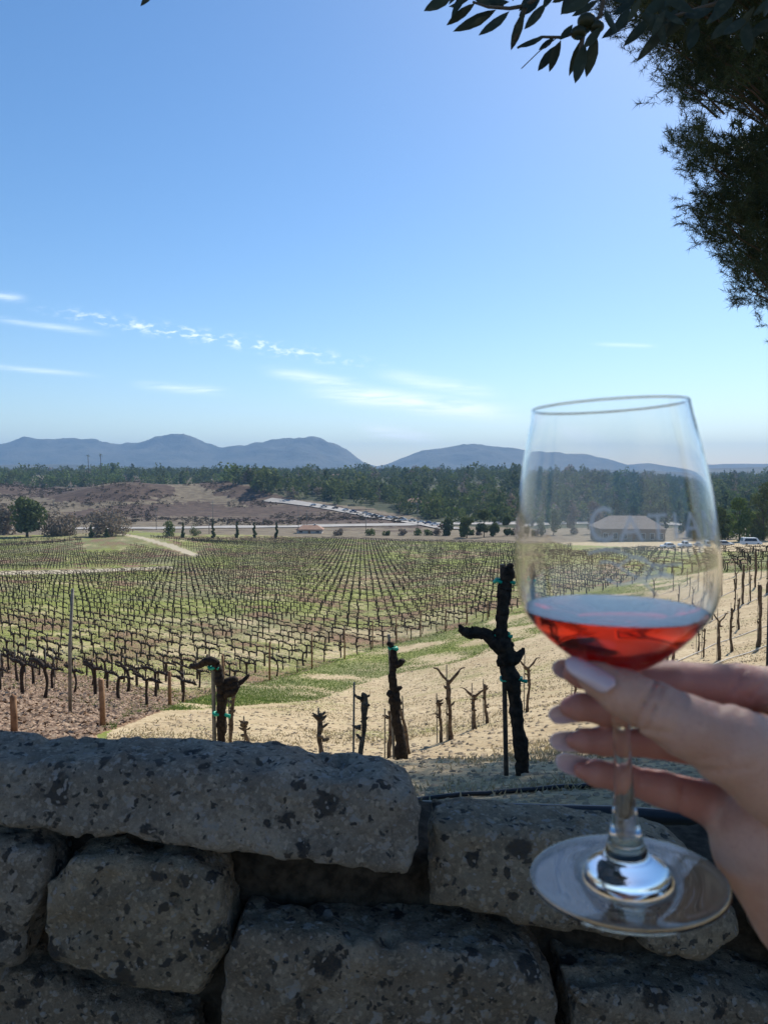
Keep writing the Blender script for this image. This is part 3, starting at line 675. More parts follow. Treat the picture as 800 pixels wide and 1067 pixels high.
# the big field: grid of cordon vines
U = Vector((-.73, .68, 0)).normalized(); Wd = Vector((-U.y, U.x, 0)); Wd = -Wd if Wd.y < 0 else Wd; print('Wd', Wd)
def field_vine(seed, lo=False):
    random.seed(seed); tr, cd = MB(), MB(); n = 7 if not lo else 4
    bend = random.uniform(-.12, .12); by = random.uniform(-.06, .06)
    pts = [Vector((0, 0, -.05)), Vector((bend, by, .42)), Vector((bend*.3, 0, .82))]
    p, q = crinkle(pts, [.055, .044, .055], 3 if not lo else 1, .3, .3) if not lo else (pts, [.062, .052, .058])
    tr.tube(p, q, n, .15, cap=False)
    for sx in (-1, 1):
        a = [Vector((bend*.3, 0, .80)), Vector((sx*.28, 0, .88+random.uniform(-.03, .03))), Vector((sx*.58, random.uniform(-.03, .03), .88)), Vector((sx*.86, 0, .87+random.uniform(-.03, .05)))]
        p, q = crinkle(a, [.050, .044, .038, .028], 3, .4, .6) if not lo else (a, [.042, .040, .036, .028])
        cd.tube(p, q, n, .15, cap=False)
        for k in range(5 if not lo else 3):
            x = sx*(.16+.16*k if not lo else .2+.27*k); b0 = Vector((x, 0, .88)); e = b0+Vector((random.uniform(-.05, .05), random.uniform(-.05, .05), random.uniform(.07, .16)))
            cd.tube([b0, e], [.026, .014] if not lo else [.034, .02], 5 if not lo else 3, 0, cap=False)
    st = MB().tube([Vector((.04, .03, -.1)), Vector((.04, .03, random.uniform(1.15, 1.5)))], .010 if not lo else .014, 4)
    return tr, cd, st
def field_positions():
    out = []
    for i in range(-260, 420):
        for j in range(-60, 215):
            out.append((i, j))
    ij = np.array(out, float); O = np.array([-5.6, 18.0])
    xy = O + np.outer(ij[:, 0]*1.32, [U.x, U.y]) + np.outer(ij[:, 1], [Wd.x*2.2+U.x*.85, Wd.y*2.2+U.y*.85])
    xy += rng.normal(0, .06, xy.shape)
    z = ground(xy[:, 0], xy[:, 1]); px, py = project(xy[:, 0], xy[:, 1], z)
    ok = in_poly(px, py, FIELD) & (xy[:, 1] > 16.5) & (xy[:, 1] < 300) & (px > -180) & (px < 900)
    mound = in_poly(px, py, [(84, 562), (110, 559), (150, 558), (208, 577), (203, 583), (140, 566), (128, 576), (90, 577)]) | ((py < 566) & (py > 553) & (px < 200) & (rng.random(len(px)) < .5))
    path = in_poly(px, py, [(-100, 597), (70, 593), (180, 589), (180, 593), (70, 599), (-100, 602)])
    ok &= ~mound & ~path & ~((px > 590) & (xy[:, 1] > 168)) & (rng.random(len(px)) > .04)
    far_green = in_poly(px, py, [(400, 566), (560, 566), (760, 577), (760, 592), (560, 592), (400, 588)])
    ok &= ~(far_green & (rng.random(len(px)) < .35))
    return np.column_stack([xy, z])[ok], px[ok], py[ok]
FP, fpx, fpy = field_positions()
dist = np.hypot(FP[:, 0], FP[:, 1]); vis = (fpx > -20) & (fpx < 560) & (fpy < 792)
order = np.argsort(np.where(vis, dist, 1e6)); NEAR = set(order[:285].tolist())
rzf = math.atan2(U.y, U.x)
protos = []
for k in range(8):
    tr, cd, st = field_vine(500+k); root = empty('cordon_vine')
    tag(root, 'dormant leafless vine with two dark arms trained along the wire in the big field', 'grapevine', 'dormant vines in the rows of the big field')
    tr.build('trunk', M['bark'], root); cd.build('cordon', M['bark'], root)
    if k % 2 == 0: st.build('stake', M['grey_post'], root)
    protos.append(root)
pu = set()
for c, idx in enumerate(order[:285]):
    k = c % 8; o = protos[k] if k not in pu else copy_tree(protos[k]); pu.add(k)
    o.location = FP[idx]; o.rotation_euler = (0, 0, rzf+random.uniform(-.06, .06)+(math.pi if random.random() < .5 else 0)); s = random.uniform(.66, .92); o.scale = (s, s, s)
lo = []
for k in range(6):
    tr, cd, st = field_vine(600+k, True); b = len(tr.v); tr.v += cd.v; tr.f += [tuple(i+b for i in f) for f in cd.f]
    if k % 3: b = len(tr.v); tr.v += st.v; tr.f += [tuple(i+b for i in f) for f in st.f if len(f) == 4]
    lo.append((np.array([tuple(v) for v in tr.v]), np.array([f if len(f) == 4 else (*f, f[-1]) for f in tr.f if len(f) == 4])))
far_idx = [i for i in range(len(FP)) if i not in NEAR and dist[i] > 10]
VV, QQ, off = [], [], 0
for i in far_idx:
    v, f = lo[i % 6]; a = rzf+(math.pi if rng.random() < .5 else 0); s = rng.uniform(.68, .98); ca, sa = math.cos(a), math.sin(a)
    s2 = s*(1.0+.35*min(1, dist[i]/200)) if False else s
    q = v*s2; VV.append(np.column_stack([q[:, 0]*ca-q[:, 1]*sa, q[:, 0]*sa+q[:, 1]*ca, q[:, 2]])+FP[i]); QQ.append(f+off); off += len(v)
tag(link('distant_vines', np_mesh('distant_vines', np.concatenate(VV), np.concatenate(QQ), False), M['bark_far']), 'dense far rows of dormant vines filling the valley field', 'vineyard', kind='stuff')
print('field vines', len(FP), 'right rows', nr)

# wooden end posts
posts = [(15, 766, 42), (107, 758, 52), (177, 736, 37), (233, 722, 40), (281, 709, 41), (325, 697, 38), (359, 687, 33), (388, 676, 29), (413, 670, 26), (438, 664, 28), (464, 658, 24), (486, 651, 22), (508, 646, 20), (529, 641, 18)]
plabs = ['short brown end post at the left margin just above the wall', 'brown end post standing in dead leaves, second from the left', 'brown end post left of the hooked vine', 'brown end post directly behind the hooked vine',
         'brown end post right of the hooked vine, first on green grass', 'brown end post above the short bent vine', 'brown end post up and left of the vine with torn tape', 'brown end post left of the tall leaning trunk', 'brown end post right behind the tall leaning trunk']
for i, (x, y, hp) in enumerate(posts):
    b = gp(x, y); H = hp/800*b.y; r = .046
    mb = MB().tube([(0, 0, -.2), (0, 0, H*.5), (random.uniform(-.03, .03), 0, H-.012), (random.uniform(-.03, .03), 0, H)], [r, r*.98, r*.95, r*.8], 10, .03)
    o = mb.build('wooden_post', M['wood_post']); o.location = b
    tag(o, plabs[i] if i < len(plabs) else 'small brown end post at the far end of the field edge', 'post', 'wooden end posts along the field edge')
b = gp(73, 743); tag(MB().tube([(0, 0, -.2), (.02, 0, 1.2), (.10, 0, 2.3)], [.035, .032, .028], 8).build('tall_pole', M['grey_post']), 'thin grey pole standing among the nearest field vines at left', 'pole').location = b
# wires along the nearest rows
# black pipes by the wall
def pipe(px, r, label, lift=.04):
    P = [at(a, b, y) for a, b, y in px]; mb = MB(); mb.tube(P, r, 12); tag(mb.build('irrigation_pipe', M['black_pipe']), label, 'pipe', 'black irrigation pipes behind the wall')
def gpipe(pl, r, label):
    P = []
    for (a, b) in pl: q = gp(a, b); P.append(Vector((q.x, q.y, q.z+r*1.0)))
    Q = []
    for a, b in zip(P[:-1], P[1:]):
        for k in range(6): q = a.lerp(b, k/6); Q.append(Vector((q.x, q.y, gz(q.x, q.y)+r+.005)))
    Q.append(P[-1]); tag(MB().tube(Q, r, 10).build('irrigation_pipe', M['black_pipe']), label, 'pipe', 'black irrigation pipes behind the wall')
gpipe([(300, 848), (440, 836), (520, 829), (620, 821), (720, 818), (860, 812)], .013, 'thin black pipe lying on the soil beneath the thick black vine')
pipe([(440, 842, 2.4), (560, 846, 2.35), (640, 848, 2.3), (735, 855, 2.25), (860, 863, 2.2)], .024, 'thick black pipe running behind the right stone of the wall')
gpipe([(585, 772), (640, 758), (720, 742), (800, 715), (900, 690)], .014, 'black pipe crossing the shaded bank behind the fingers')

# ---------------------------------------------------------------- scattered ground cover
def scatter_pts(n, poly, ymin, ymax):
    P = []
    while len(P) < n:
        k = n*3; yy = np.exp(rng.uniform(math.log(ymin), math.log(ymax), k)); xx = rng.uniform(-.75, .75, k)*yy
        zz = ground(xx, yy); px, py = project(xx, yy, zz); ok = in_poly(px, py, poly) if poly else np.ones(k, bool)
        P += list(zip(xx[ok], yy[ok], zz[ok]))
    return np.array(P[:n])
def leaf_quads(P, size, tilt, lift):
    n = len(P); a = rng.uniform(0, TWO, n); s = rng.uniform(.5, 1.3, n)*size
    e1 = np.column_stack([np.cos(a), np.sin(a), rng.normal(0, tilt, n)])*s[:, None]; e2 = np.column_stack([-np.sin(a), np.cos(a), rng.normal(0, tilt, n)])*(s*.75)[:, None]
    c = P+[0, 0, 0]; c[:, 2] += lift+np.abs(rng.normal(0, lift, n))
    V = np.stack([c-e1, c-e2*.9, c+e1*1.1, c+e2*.8], 1).reshape(-1, 3); return V, np.arange(4*n).reshape(-1, 4)
lm, T, bs = base_mat('dead_leaves'); v = posn(T)
T.l.new(T.mix(T.step(T.noise(v, 11, 3, .6), .35, .65), (.17, .095, .055), T.mix(T.step(T.noise(v, 29, 2), .4, .6), (.33, .20, .11), (.44, .32, .21))), bs.inputs['Base Color']); bs.inputs['Roughness'].default_value = .8
P1 = scatter_pts(15000, [(-80, 830), (-80, 690), (0, 688), (60, 700), (130, 712), (185, 728), (176, 738), (107, 762), (60, 800)], 10, 40)
P2 = scatter_pts(9000, FIELD, 16, 60)
V1, Q1 = leaf_quads(P1, .055, .35, .012); V2, Q2 = leaf_quads(P2, .055, .35, .012)
tag(link('leaf_litter', np_mesh('leaf_litter', np.vstack([V1, V2]), np.vstack([Q1, Q2+len(V1)])), lm), 'brown and pinkish dead vine leaves lying between the rows', 'leaf litter', kind='stuff')
def grass_mesh(P, h):
    n = len(P); a = rng.uniform(0, TWO, n); hh = rng.uniform(.4, 1.2, n)*h; wd = .006+P[:, 1]*.00045
    dx = np.column_stack([np.cos(a), np.sin(a), 0*a])*wd[:, None]; ln = np.column_stack([rng.normal(0, .5, n), rng.normal(0, .5, n), np.ones(n)])*hh[:, None]
    return np.stack([P-dx, P+dx, P+ln], 1).reshape(-1, 3), np.arange(3*n).reshape(-1, 3)
def masked(P, lo_=-.05):
    m = fbm(P[:, 0], P[:, 1], 0*P[:, 0], .35, 4)+rng.normal(0, .05, len(P)); return P[m > lo_]
G = np.vstack([masked(scatter_pts(60000, FIELD, 16, 90)), masked(scatter_pts(45000, GREEN_EDGE, 12, 90), -.08)])
V, Q = grass_mesh(G, .06)
tag(link('grass', np_mesh('grass', V, Q), leaf_mat('green_grass', (.10, .16, .03), (.17, .23, .055), (.26, .27, .11), .6, .35, .6)), 'short green grass growing between the vine rows and along the field edge', 'grass', kind='stuff')
G = scatter_pts(60000, [(100, 800), (110, 768), (180, 745), (300, 735), (420, 700), (540, 660), (700, 600), (900, 580), (900, 760), (600, 840), (430, 840), (300, 830)], 4, 60); V, Q = grass_mesh(masked(G, -.03), .05)
tag(link('dry_straw', np_mesh('dry_straw', V, Q), leaf_mat('dry_straw', (.34, .27, .15), (.45, .37, .22), (.52, .45, .3), .9, .2, .8)), 'dry straw stubble on the bare sunny bank', 'straw', kind='stuff')
# clods
def clods(n):
    P = scatter_pts(n, [(100, 860), (110, 768), (180, 745), (300, 735), (420, 700), (540, 660), (900, 600), (900, 900)], 2.0, 45); ico = bmesh.new(); bmesh.ops.create_icosphere(ico, subdivisions=1, radius=1)
    v0 = np.array([v.co[:] for v in ico.verts]); f0 = np.array([[v.index for v in f.verts] for f in ico.faces]); ico.free()
    V, Q = [], []
    for i, p in enumerate(P):
        s = rng.uniform(.4, 1)**2*.03*(1 if p[1] < 8 else 1.3+p[1]*.02); V.append(v0*(1+rng.normal(0, .22, (len(v0), 1)))*s*np.array([1, 1, .6])+p); Q.append(f0+i*len(v0))
    tag(link('soil_clods', np_mesh('soil_clods', np.concatenate(V), np.concatenate(Q)), simple('soil_clod', (.25, .19, .12), (.42, .33, .22), 8, .95, .3)), 'small soil clods and pebbles strewn on the bare bank', 'clods', kind='stuff')
clods(9000)

# ---------------------------------------------------------------- distant trees, houses, cars
def crown_quads(seed, n, W, H, size, blobs=9, cone=False):
    r = np.random.default_rng(seed); bc = []
    for k in range(blobs):
        t = r.uniform(0, 1) if not cone else (k+.5)/blobs; a = r.uniform(0, TWO); rr = (1-t*.85 if cone else math.sqrt(max(.05, 1-(2*t-1)**2)))*r.uniform(.2, .75)
        bc.append((math.cos(a)*rr*W/2, math.sin(a)*rr*W/2, H*(.12+.78*t), (W*.2 if not cone else W*.25*(1.15-t))*r.uniform(.8, 1.35)))
    bc = np.array(bc); k = r.integers(0, blobs, n); d = r.normal(0, 1, (n, 3)); d /= np.linalg.norm(d, axis=1)[:, None]
    c = bc[k, :3]+d*(bc[k, 3]*r.uniform(.5, 1.1, n)**.5)[:, None]*[1, 1, .85]; c[:, 2] = np.maximum(c[:, 2], H*.05)
    nrm = d+r.normal(0, .7, (n, 3)); nrm /= np.linalg.norm(nrm, axis=1)[:, None]
    t1 = np.cross(nrm, r.normal(0, 1, (n, 3))); t1 /= np.linalg.norm(t1, axis=1)[:, None]; t2 = np.cross(nrm, t1); s = r.uniform(.5, 1.2, n)[:, None]*size
    return np.stack([c-t1*s, c-t2*s*.8, c+t1*s, c+t2*s*.8], 1).reshape(-1, 3)
def tree(label, base, W, H, mat, seed, n=900, size=None, cone=False, trunk=.22, name='tree', group=None, blobs=12):
    root = empty(name, base); tag(root, label, 'tree', group); size = size or W*.045
    V = crown_quads(seed, n, W, H*(1-trunk*.8), size, blobs, cone)+[0, 0, H*trunk*.8]
    if trunk < .11: V[:, 2] = np.maximum(V[:, 2]*1.15-H*.15, V[:, 2]*.12)
    link('crown', np_mesh('crown', V, np.arange(len(V)).reshape(-1, 4)), M[mat], root)
    random.seed(seed); mb = MB(); tp = Vector((random.uniform(-.05, .05)*W, 0, H*.7)); mb.tube([(0, 0, -.5), (W*.01, 0, H*trunk), tp], [W*.04, W*.03, W*.01], 7, .1)
    for k in range(5):
        a = random.uniform(0, TWO); z = H*random.uniform(trunk, .5); mb.tube([(0, 0, z), (math.cos(a)*W*.28, math.sin(a)*W*.28, z+H*.2)], [W*.018, W*.005], 5, .1)
    mb.build('trunk', M['trunk'], root); return root
def ptree(px, py, wpx, hpx, Y=None, **kw):
    b = gp(px, py) if Y is None else at(px, py, Y)
    b.z = gz(b.x, b.y); k = b.y/800; return tree(base=b, W=wpx*k, H=hpx*k, **kw)
TG = 'trees by the valley road'
ptree(28, 557, 42, 40, Y=310, label='big dark round oak at the left edge beyond the field', mat='tree_dark', seed=1, n=2600, blobs=20, trunk=.12)
ptree(78, 560, 5, 36, Y=300, label='slim dark cypress right of the big oak at the left edge', mat='tree_dark', seed=2, cone=True, trunk=.04, name='cypress')
ptree(66, 558, 44, 20, Y=320, label='bare tan bushy tree right of the big oak', mat='tree_tan', seed=3, n=2200, size=.55, trunk=.08)
ptree(115, 556, 58, 20, Y=315, label='wide bare brownish thicket left of the row of dark posts', mat='tree_tan', seed=4, n=2400, size=.5, trunk=.06, name='thicket')
ptree(5, 556, 36, 30, Y=330, label='greyish oak cut off by the left margin', mat='tree_tan', seed=5, n=1600, trunk=.1)
ptree(176, 556, 20, 14, Y=318, label='low round shrub left of the first dark post', mat='tree_mid', seed=6, n=700, trunk=.05, name='shrub')
ptree(203, 556, 14, 10, Y=318, label='low shrub between the dark posts', mat='tree_mid', seed=7, n=500, trunk=.05, name='shrub')
for i, (x, hp, lab) in enumerate([(95, 13, 'first'), (111, 9, ''), (191, 16, ''), (222, 18, ''), (247, 17, ''), (265, 16, ''), (288, 16, '')]):
    b = at(x, 556 if x < 200 else 555, 300); b.z = gz(b.x, b.y); k = 300/800
    labs = ['dark slim column cypress nearest the tan thicket', 'tiny dark cypress in front of the tan thicket', 'slim dark cypress alone left of the pair', 'slim dark cypress beside the low shrub', 'left cypress of the close trio', 'middle cypress of the close trio', 'right cypress of the close trio']
    ptree(x, 556, 5.5, hp*1.15, Y=302, label=labs[i], mat='tree_dark', seed=20+i, n=700, size=.35, cone=True, trunk=.03, name='cypress', group='dark slim cypresses at the far field edge', blobs=10)
ctr = [(486, 556, 20, 30, 'tree_mid', 'leafy round tree at the left end of the roadside clump'), (504, 553, 18, 30, 'tree_dark', 'taller dark tree second in the roadside clump'), (482, 540, 9, 22, 'tree_dark', 'narrow cypress above the roadside clump'),
       (514, 553, 12, 20, 'tree_mid', 'medium green tree in the middle of the roadside clump'), (528, 555, 11, 22, 'tree_dark', 'narrow dark tree in the roadside clump'), (546, 556, 16, 26, 'tree_mid', 'tree touching the left rim of the glass bowl'), (465, 545, 16, 18, 'tree_dark', 'low dark tree above the last parked cars'),
       (566, 556, 18, 26, 'tree_dark', 'dark tree seen through the left side of the glass'), (592, 552, 22, 36, 'tree_tan', 'large russet brown tree seen through the glass'), (618, 548, 24, 38, 'tree_tan', 'second russet tree behind the house'),
       (643, 548, 18, 40, 'tree_dark', 'tall dark pine behind the grey roofed house'), (664, 548, 22, 30, 'tree_dark', 'round dark tree right behind the grey roofed house'), (701, 552, 7, 44, 'tree_dark', 'tall narrow cypress right of the grey roofed house'),
       (722, 552, 12, 36, 'tree_mid', 'upright green tree at the right side of the glass'), (686, 550, 16, 30, 'tree_dark', 'dark tree between the roof and the tall cypress')]
for i, (x, y, wp, hp, mt, lab) in enumerate(ctr): ptree(x, y, wp, hp, Y=300+i*4, label=lab, mat=mt, seed=40+i, n=1500, group=TG, cone='cypress' in lab, name='cypress' if 'cypress' in lab else 'tree', size=.38, trunk=.1)
rt = [(752, 566, 20, 44, 'tree_dark', 'dark tree touching the right edge of the glass'), (770, 568, 30, 46, 'tree_light', 'broad bright green round tree behind the white van'), (795, 566, 34, 62, 'tree_dark', 'tall dark tree rising at the right margin'), (786, 570, 26, 30, 'tree_mid', 'dark rounded bush right behind the white van'),
      (758, 568, 24, 26, 'tree_light', 'low olive green bush above the silver car'), (744, 560, 16, 34, 'tree_light', 'light green tree just right of the bowl'), (806, 574, 20, 20, 'tree_tan', 'dry rounded bush at the right margin beside the road'), (824, 570, 44, 50, 'tree_dark', 'dark tree beyond the right margin'), (735, 565, 22, 30, 'tree_dark', 'dark tree behind the right rim of the bowl')]
for i, (x, y, wp, hp, mt, lab) in enumerate(rt): ptree(x, y, wp, hp, Y=235+i*7, label=lab, mat=mt, seed=70+i, n=3000, group='trees behind the driveway on the right', size=.34, blobs=18, trunk=.1)
# dark scrub bushes before the road
for i, x in enumerate([352, 385, 402, 418, 434, 446, 455, 466, 492, 500, 516, 530, 541]):
    ptree(x, 560, random.uniform(9, 16), random.uniform(4, 8), Y=325, label='low dark scrub bush in the strip between field and road', mat='tree_mid' if i % 3 else 'tree_tan', seed=90+i, n=320, size=.35, trunk=.05, name='scrub_bush', group='scrub bushes between field and road', blobs=6)
# the wooded belt behind: one mass
def wood():
    tpl = [crown_quads(200+k, 120, 1, 1, .085, 9, k in (2, 5)) for k in range(7)]
    sets = {'tree_dark': [], 'tree_mid': [], 'tree_light': [], 'tree_tan': []}
    N = 7500; Yr = np.exp(rng.uniform(math.log(430), math.log(2300), N)); PX = rng.uniform(-220, 1050, N); X = (PX-400)/800*Yr
    Z = ground(X, Y=Yr) if False else ground(X, Yr); px, py = project(X, Yr, Z)
    bad = in_poly(px, py, [(-900, 470), (-100, 486), (0, 492), (120, 498), (240, 502), (270, 514), (300, 520), (340, 524), (400, 533), (470, 546), (480, 562), (-900, 575)]) & (Yr < 800)
    fld = bad | ((Yr < 560) & (px < 405) & (px > -60)); Hh = rng.uniform(7, 16, N)*np.where(rng.random(N) < .08, 1.5, 1)*np.where(Yr < 600, .8, 1)
    lightz = (px < 235) & (Yr < 1000)
    VV, n_ = {k: [] for k in sets}, 0
    for i in range(N):
        if fld[i]: continue
        r = rng.random(); key = 'tree_dark' if r < .45 else 'tree_mid' if r < .82 else 'tree_light' if r < .92 else 'tree_tan'
        if lightz[i] and r > .4: key = 'tree_light'
        v = tpl[rng.integers(0, 7)]; W_ = Hh[i]*rng.uniform(.7, 1.25); a = rng.uniform(0, TWO); q = v*[W_, W_, Hh[i]]
        VV[key].append(np.column_stack([q[:, 0]*math.cos(a)-q[:, 1]*math.sin(a), q[:, 0]*math.sin(a)+q[:, 1]*math.cos(a), q[:, 2]-.6])+[X[i], Yr[i], Z[i]]); n_ += 1
    V = []; mi = []; keys = list(sets)
    for k in keys:
        if VV[k]: a = np.concatenate(VV[k]); V.append(a); mi.append(np.full(len(a)//4, keys.index(k), np.int32))
    V = np.concatenate(V); me = np_mesh('wood', V, np.arange(len(V)).reshape(-1, 4))
    for k in keys: me.materials.append(M[k])
    me.polygons.foreach_set('material_index', np.concatenate(mi)); tag(link('wooded_belt', me), 'far belt of mixed dark and bright green trees under the blue mountains', 'woods', kind='stuff'); print('wood trees', n_)
wood()
def hill_scrub():
    tpl = [crown_quads(260+k, 14, 1, 1, .2, 4) for k in range(5)]; N = 9000
    Yr = rng.uniform(420, 760, N); PX = rng.uniform(-120, 470, N); X = (PX-400)/800*Yr; Z = ground(X, Yr); px, py = project(X, Yr, Z)
    ok = in_poly(px, py, [(-900, 470), (0, 496), (120, 495), (240, 500), (300, 523), (400, 539), (465, 549), (465, 550), (200, 548), (140, 548), (-900, 556)]) & (fbm(X, Yr, 0*X, .03, 3) > -.03)
    V = []
    for x, y, z in zip(X[ok], Yr[ok], Z[ok]):
        s_ = rng.uniform(.8, 2.4); V.append(tpl[rng.integers(0, 5)]*[s_*1.4, s_*1.4, s_*.8]+[x, y, z-.1])
    V = np.concatenate(V); m = leaf_mat('brown_scrub', (.07, .052, .035), (.11, .085, .055), (.10, .10, .05), .08, .15, .9, .03)
    tag(link('hillside_scrub', np_mesh('hillside_scrub', V, np.arange(len(V)).reshape(-1, 4)), m), 'low brown scrub dotted over the bare hills beyond the field', 'scrub', kind='stuff')
hill_scrub()
def palm(px, py, hp, label):
    b = at(px, py, 900); b.z = gz(b.x, b.y); H = at(px, py-hp, 900).z-b.z; root = empty('palm_tree', b); tag(root, label, 'palm tree')
    MB().tube([(0, 0, -1), (.5, 0, H*.5), (0, 0, H)], [.5, .4, .35], 7).build('trunk', M['trunk'], root); mb = MB()
    for k in range(16):
        a = TWO*k/16; el = random.uniform(-.6, .9); L = 3.2; d = Vector((math.cos(a)*math.cos(el), math.sin(a)*math.cos(el), math.sin(el)))
        p0 = Vector((0, 0, H)); p1 = p0+d*L*.6; p2 = p0+d*L+Vector((0, 0, -1.2)); n = d.cross(Vector((0, 0, 1))).normalized()*.35
        mb.poly([p0-n*.3, p0+n*.3, p1+n, p1-n, p2], [(0, 1, 2, 3), (3, 2, 4)])
    mb.build('fronds', M['tree_dark'], root, False)
palm(92, 492, 17, 'left one of the two tall palms above the tree line at left'); palm(105, 492, 18, 'right one of the two tall palms above the tree line at left')

def house(label, px, py, Y, wpx, hpx, roof='roof', wall='wall_paint', rz=0, depth=9, nwin=5, name='house', wing=True):
    b = at(px, py, Y); b.z = gz(b.x, b.y)-.2; k = Y/800; W, H = wpx*k, hpx*k; root = empty(name, b, rz); tag(root, label, 'house')
    hw = H*.55; MB().box((0, 0, hw/2), (W, depth, hw)).build('wall', M[wall], root, False)
    e = .6; mb = MB(); hr = H-hw
    mb.poly([(-W/2-e, -depth/2-e, hw), (W/2+e, -depth/2-e, hw), (W/2+e, depth/2+e, hw), (-W/2-e, depth/2+e, hw), (-W/2+depth*.35, 0, hw+hr), (W/2-depth*.35, 0, hw+hr),
             (-W/2-e, -depth/2-e, hw-.25), (W/2+e, -depth/2-e, hw-.25), (W/2+e, depth/2+e, hw-.25), (-W/2-e, depth/2+e, hw-.25)],
            [(0, 1, 5, 4), (1, 2, 5), (2, 3, 4, 5), (3, 0, 4), (6, 7, 1, 0), (7, 8, 2, 1), (8, 9, 3, 2), (9, 6, 0, 3), (9, 8, 7, 6)])
    rf = mb.build('roof', M[roof], root, False)
    MB().box((W*.2, depth*.1, hw+hr*.9), (.9, .9, 1.6)).build('chimney', M[wall], rf, False)
    for i in range(nwin):
        x = -W/2+W*(i+.5)/nwin
        if i == nwin//2: MB().box((x, -depth/2-.03, hw*.36), (1.1, .1, hw*.72)).build('door', M['wood_post'], root, False)
        else:
            f = MB().box((x, -depth/2-.02, hw*.5), (W/nwin*.5, .12, hw*.42)).build('window', M['car_white'], root, False)
            MB().box((x, -depth/2-.06, hw*.5), (W/nwin*.5-.2, .08, hw*.42-.2)).build('pane', M['dark_glass'], f, False)
    if wing: MB().box((-W/2-W*.12, -1, hw*.4), (W*.24, depth*.7, hw*.8)).build('wing', M[wall], root, False)
house('long low house with a grey brown hipped roof, seen through the glass bowl', 655, 560, 262, 74, 27, nwin=7, depth=15, wall='wall_brown', wing=False)
house('small pinkish house with a pale roof beside the valley road', 323, 561, 345, 26, 9, roof='roof_red', nwin=3, depth=7, wing=False)
house('brown roofed house half hidden in trees right of the glass', 757, 538, 330, 20, 12, nwin=3, wing=False)
house('pale hill house among trees left of the saddle of the mountains', 352, 500, 1000, 16, 6, roof='roof_red', nwin=3, wing=False)
house('tan house in the trees above the parked cars', 432, 530, 560, 18, 9, roof='roof_red', nwin=3, wing=False)
house('second pale house among trees above the hillside road', 396, 531, 640, 16, 7, roof='roof', nwin=3, wing=False)

def car_parts(kind):
    """side profile extruded with tucked-in cabin; origin on the ground, nose towards -X"""
    if kind == 'van': body = [(-2.4, .35), (-2.45, .8), (-2.2, 1.05), (2.35, 1.1), (2.4, .35)]; cab = [(-1.9, 1.05), (-1.25, 1.95), (2.1, 2.0), (2.35, 1.08)]
    elif kind == 'pickup': body = [(-2.5, .4), (-2.55, .85), (-2.3, 1.1), (2.5, 1.15), (2.55, .45)]; cab = [(-1.2, 1.1), (-.7, 1.75), (.8, 1.78), (1.0, 1.12)]
    else: body = [(-2.2, .3), (-2.25, .65), (-2.0, .85), (2.1, .95), (2.2, .4)]; cab = [(-1.1, .86), (-.45, 1.42), (1.0, 1.44), (1.75, .94)]
    def ext(poly, w0, w1, zmid):
        mb = MB(); n = len(poly); P = [(x, -(w0 if z < zmid else w1), z) for x, z in poly]+[(x, (w0 if z < zmid else w1), z) for x, z in poly]
        mb.poly(P, [tuple(range(n)), tuple(range(2*n-1, n-1, -1))]+[(i, i+n, (i+1) % n+n, (i+1) % n) for i in range(n)]); return mb
    bm_ = ext(body, .92, .92, 9).mesh('body', None, False, .08); rf = ext(cab, .88, .70, 1.2 if kind == 'van' else 1.1).mesh('cabin', None, False, .05)
    zc = (cab[0][1]+cab[1][1])/2; hh = cab[1][1]-cab[0][1]; wn = MB()
    for sy in (-1, 1):
        x0, x1 = cab[0][0]+hh*.75, cab[3][0]-hh*.45
        wn.poly([(x0, sy*.885, cab[0][1]+hh*.12), (x1, sy*.885, cab[0][1]+hh*.12), (x1-hh*.3, sy*.75, cab[1][1]-hh*.15), (x0+hh*.3, sy*.75, cab[1][1]-hh*.15)], [(0, 1, 2, 3)] if sy < 0 else [(3, 2, 1, 0)])
    a, b = cab[0], cab[1]; wn.poly([(a[0]+.04, -.8, a[1]+.08), (a[0]+.04, .8, a[1]+.08), (b[0]-.06, .64, b[1]-.06), (b[0]-.06, -.64, b[1]-.06)], [(0, 1, 2, 3)])
    a, b = cab[3], cab[2]; wn.poly([(a[0]-.0, -.8, a[1]+.08), (a[0]-.0, .8, a[1]+.08), (b[0]+.06, .64, b[1]-.06), (b[0]+.06, -.64, b[1]-.06)], [(3, 2, 1, 0)])
    wh = MB().tube([(0, -.11, 0), (0, .11, 0)], .34, 14); 
    return bm_, rf, wn.mesh('windows', M['dark_glass'], False), wh.mesh('wheel', M['tyre'], False)
CP = {k: car_parts(k) for k in ('sedan', 'van', 'pickup')}; cmesh = {}
def car(label, loc, rz, kind, paint_, group=None):
    key = (kind, paint_)
    if key not in cmesh:
        b, r, wn, wh = CP[kind]; b = b.copy(); r = r.copy(); b.materials.append(M[paint_]); r.materials.append(M[paint_]); cmesh[key] = (b, r, wn, wh)
    b, r, wn, wh = cmesh[key]; root = empty('parked_car' if kind != 'van' else 'parked_van', loc, rz); tag(root, label, 'van' if kind == 'van' else 'car', group)
    link('body', b, None, root); link('cabin', r, None, root); link('windows', wn, None, root)
    for sx in (-1.4, 1.4):
        for sy in (-.86, .86): link('wheel', wh, None, root, (sx, sy, .34))
def zcar(px, py, Y=None):
    b = gp(px, py) if Y is None else at(px, py, Y); b.z = gz(b.x, b.y)+.14; return b
def lane_car(label, px, rz, kind, pt):
    q = Vector(((px-400)/800*188, 188+random.uniform(-1, 1), 0)); q.z = gz(q.x, q.y)+.13; car(label, q, R(rz), kind, pt)
lane_car('white van parked on the driveway at the right', 784, 178, 'van', 'car_white')
lane_car('silver car parked on the driveway just right of the glass', 756, 175, 'sedan', 'car_silver')
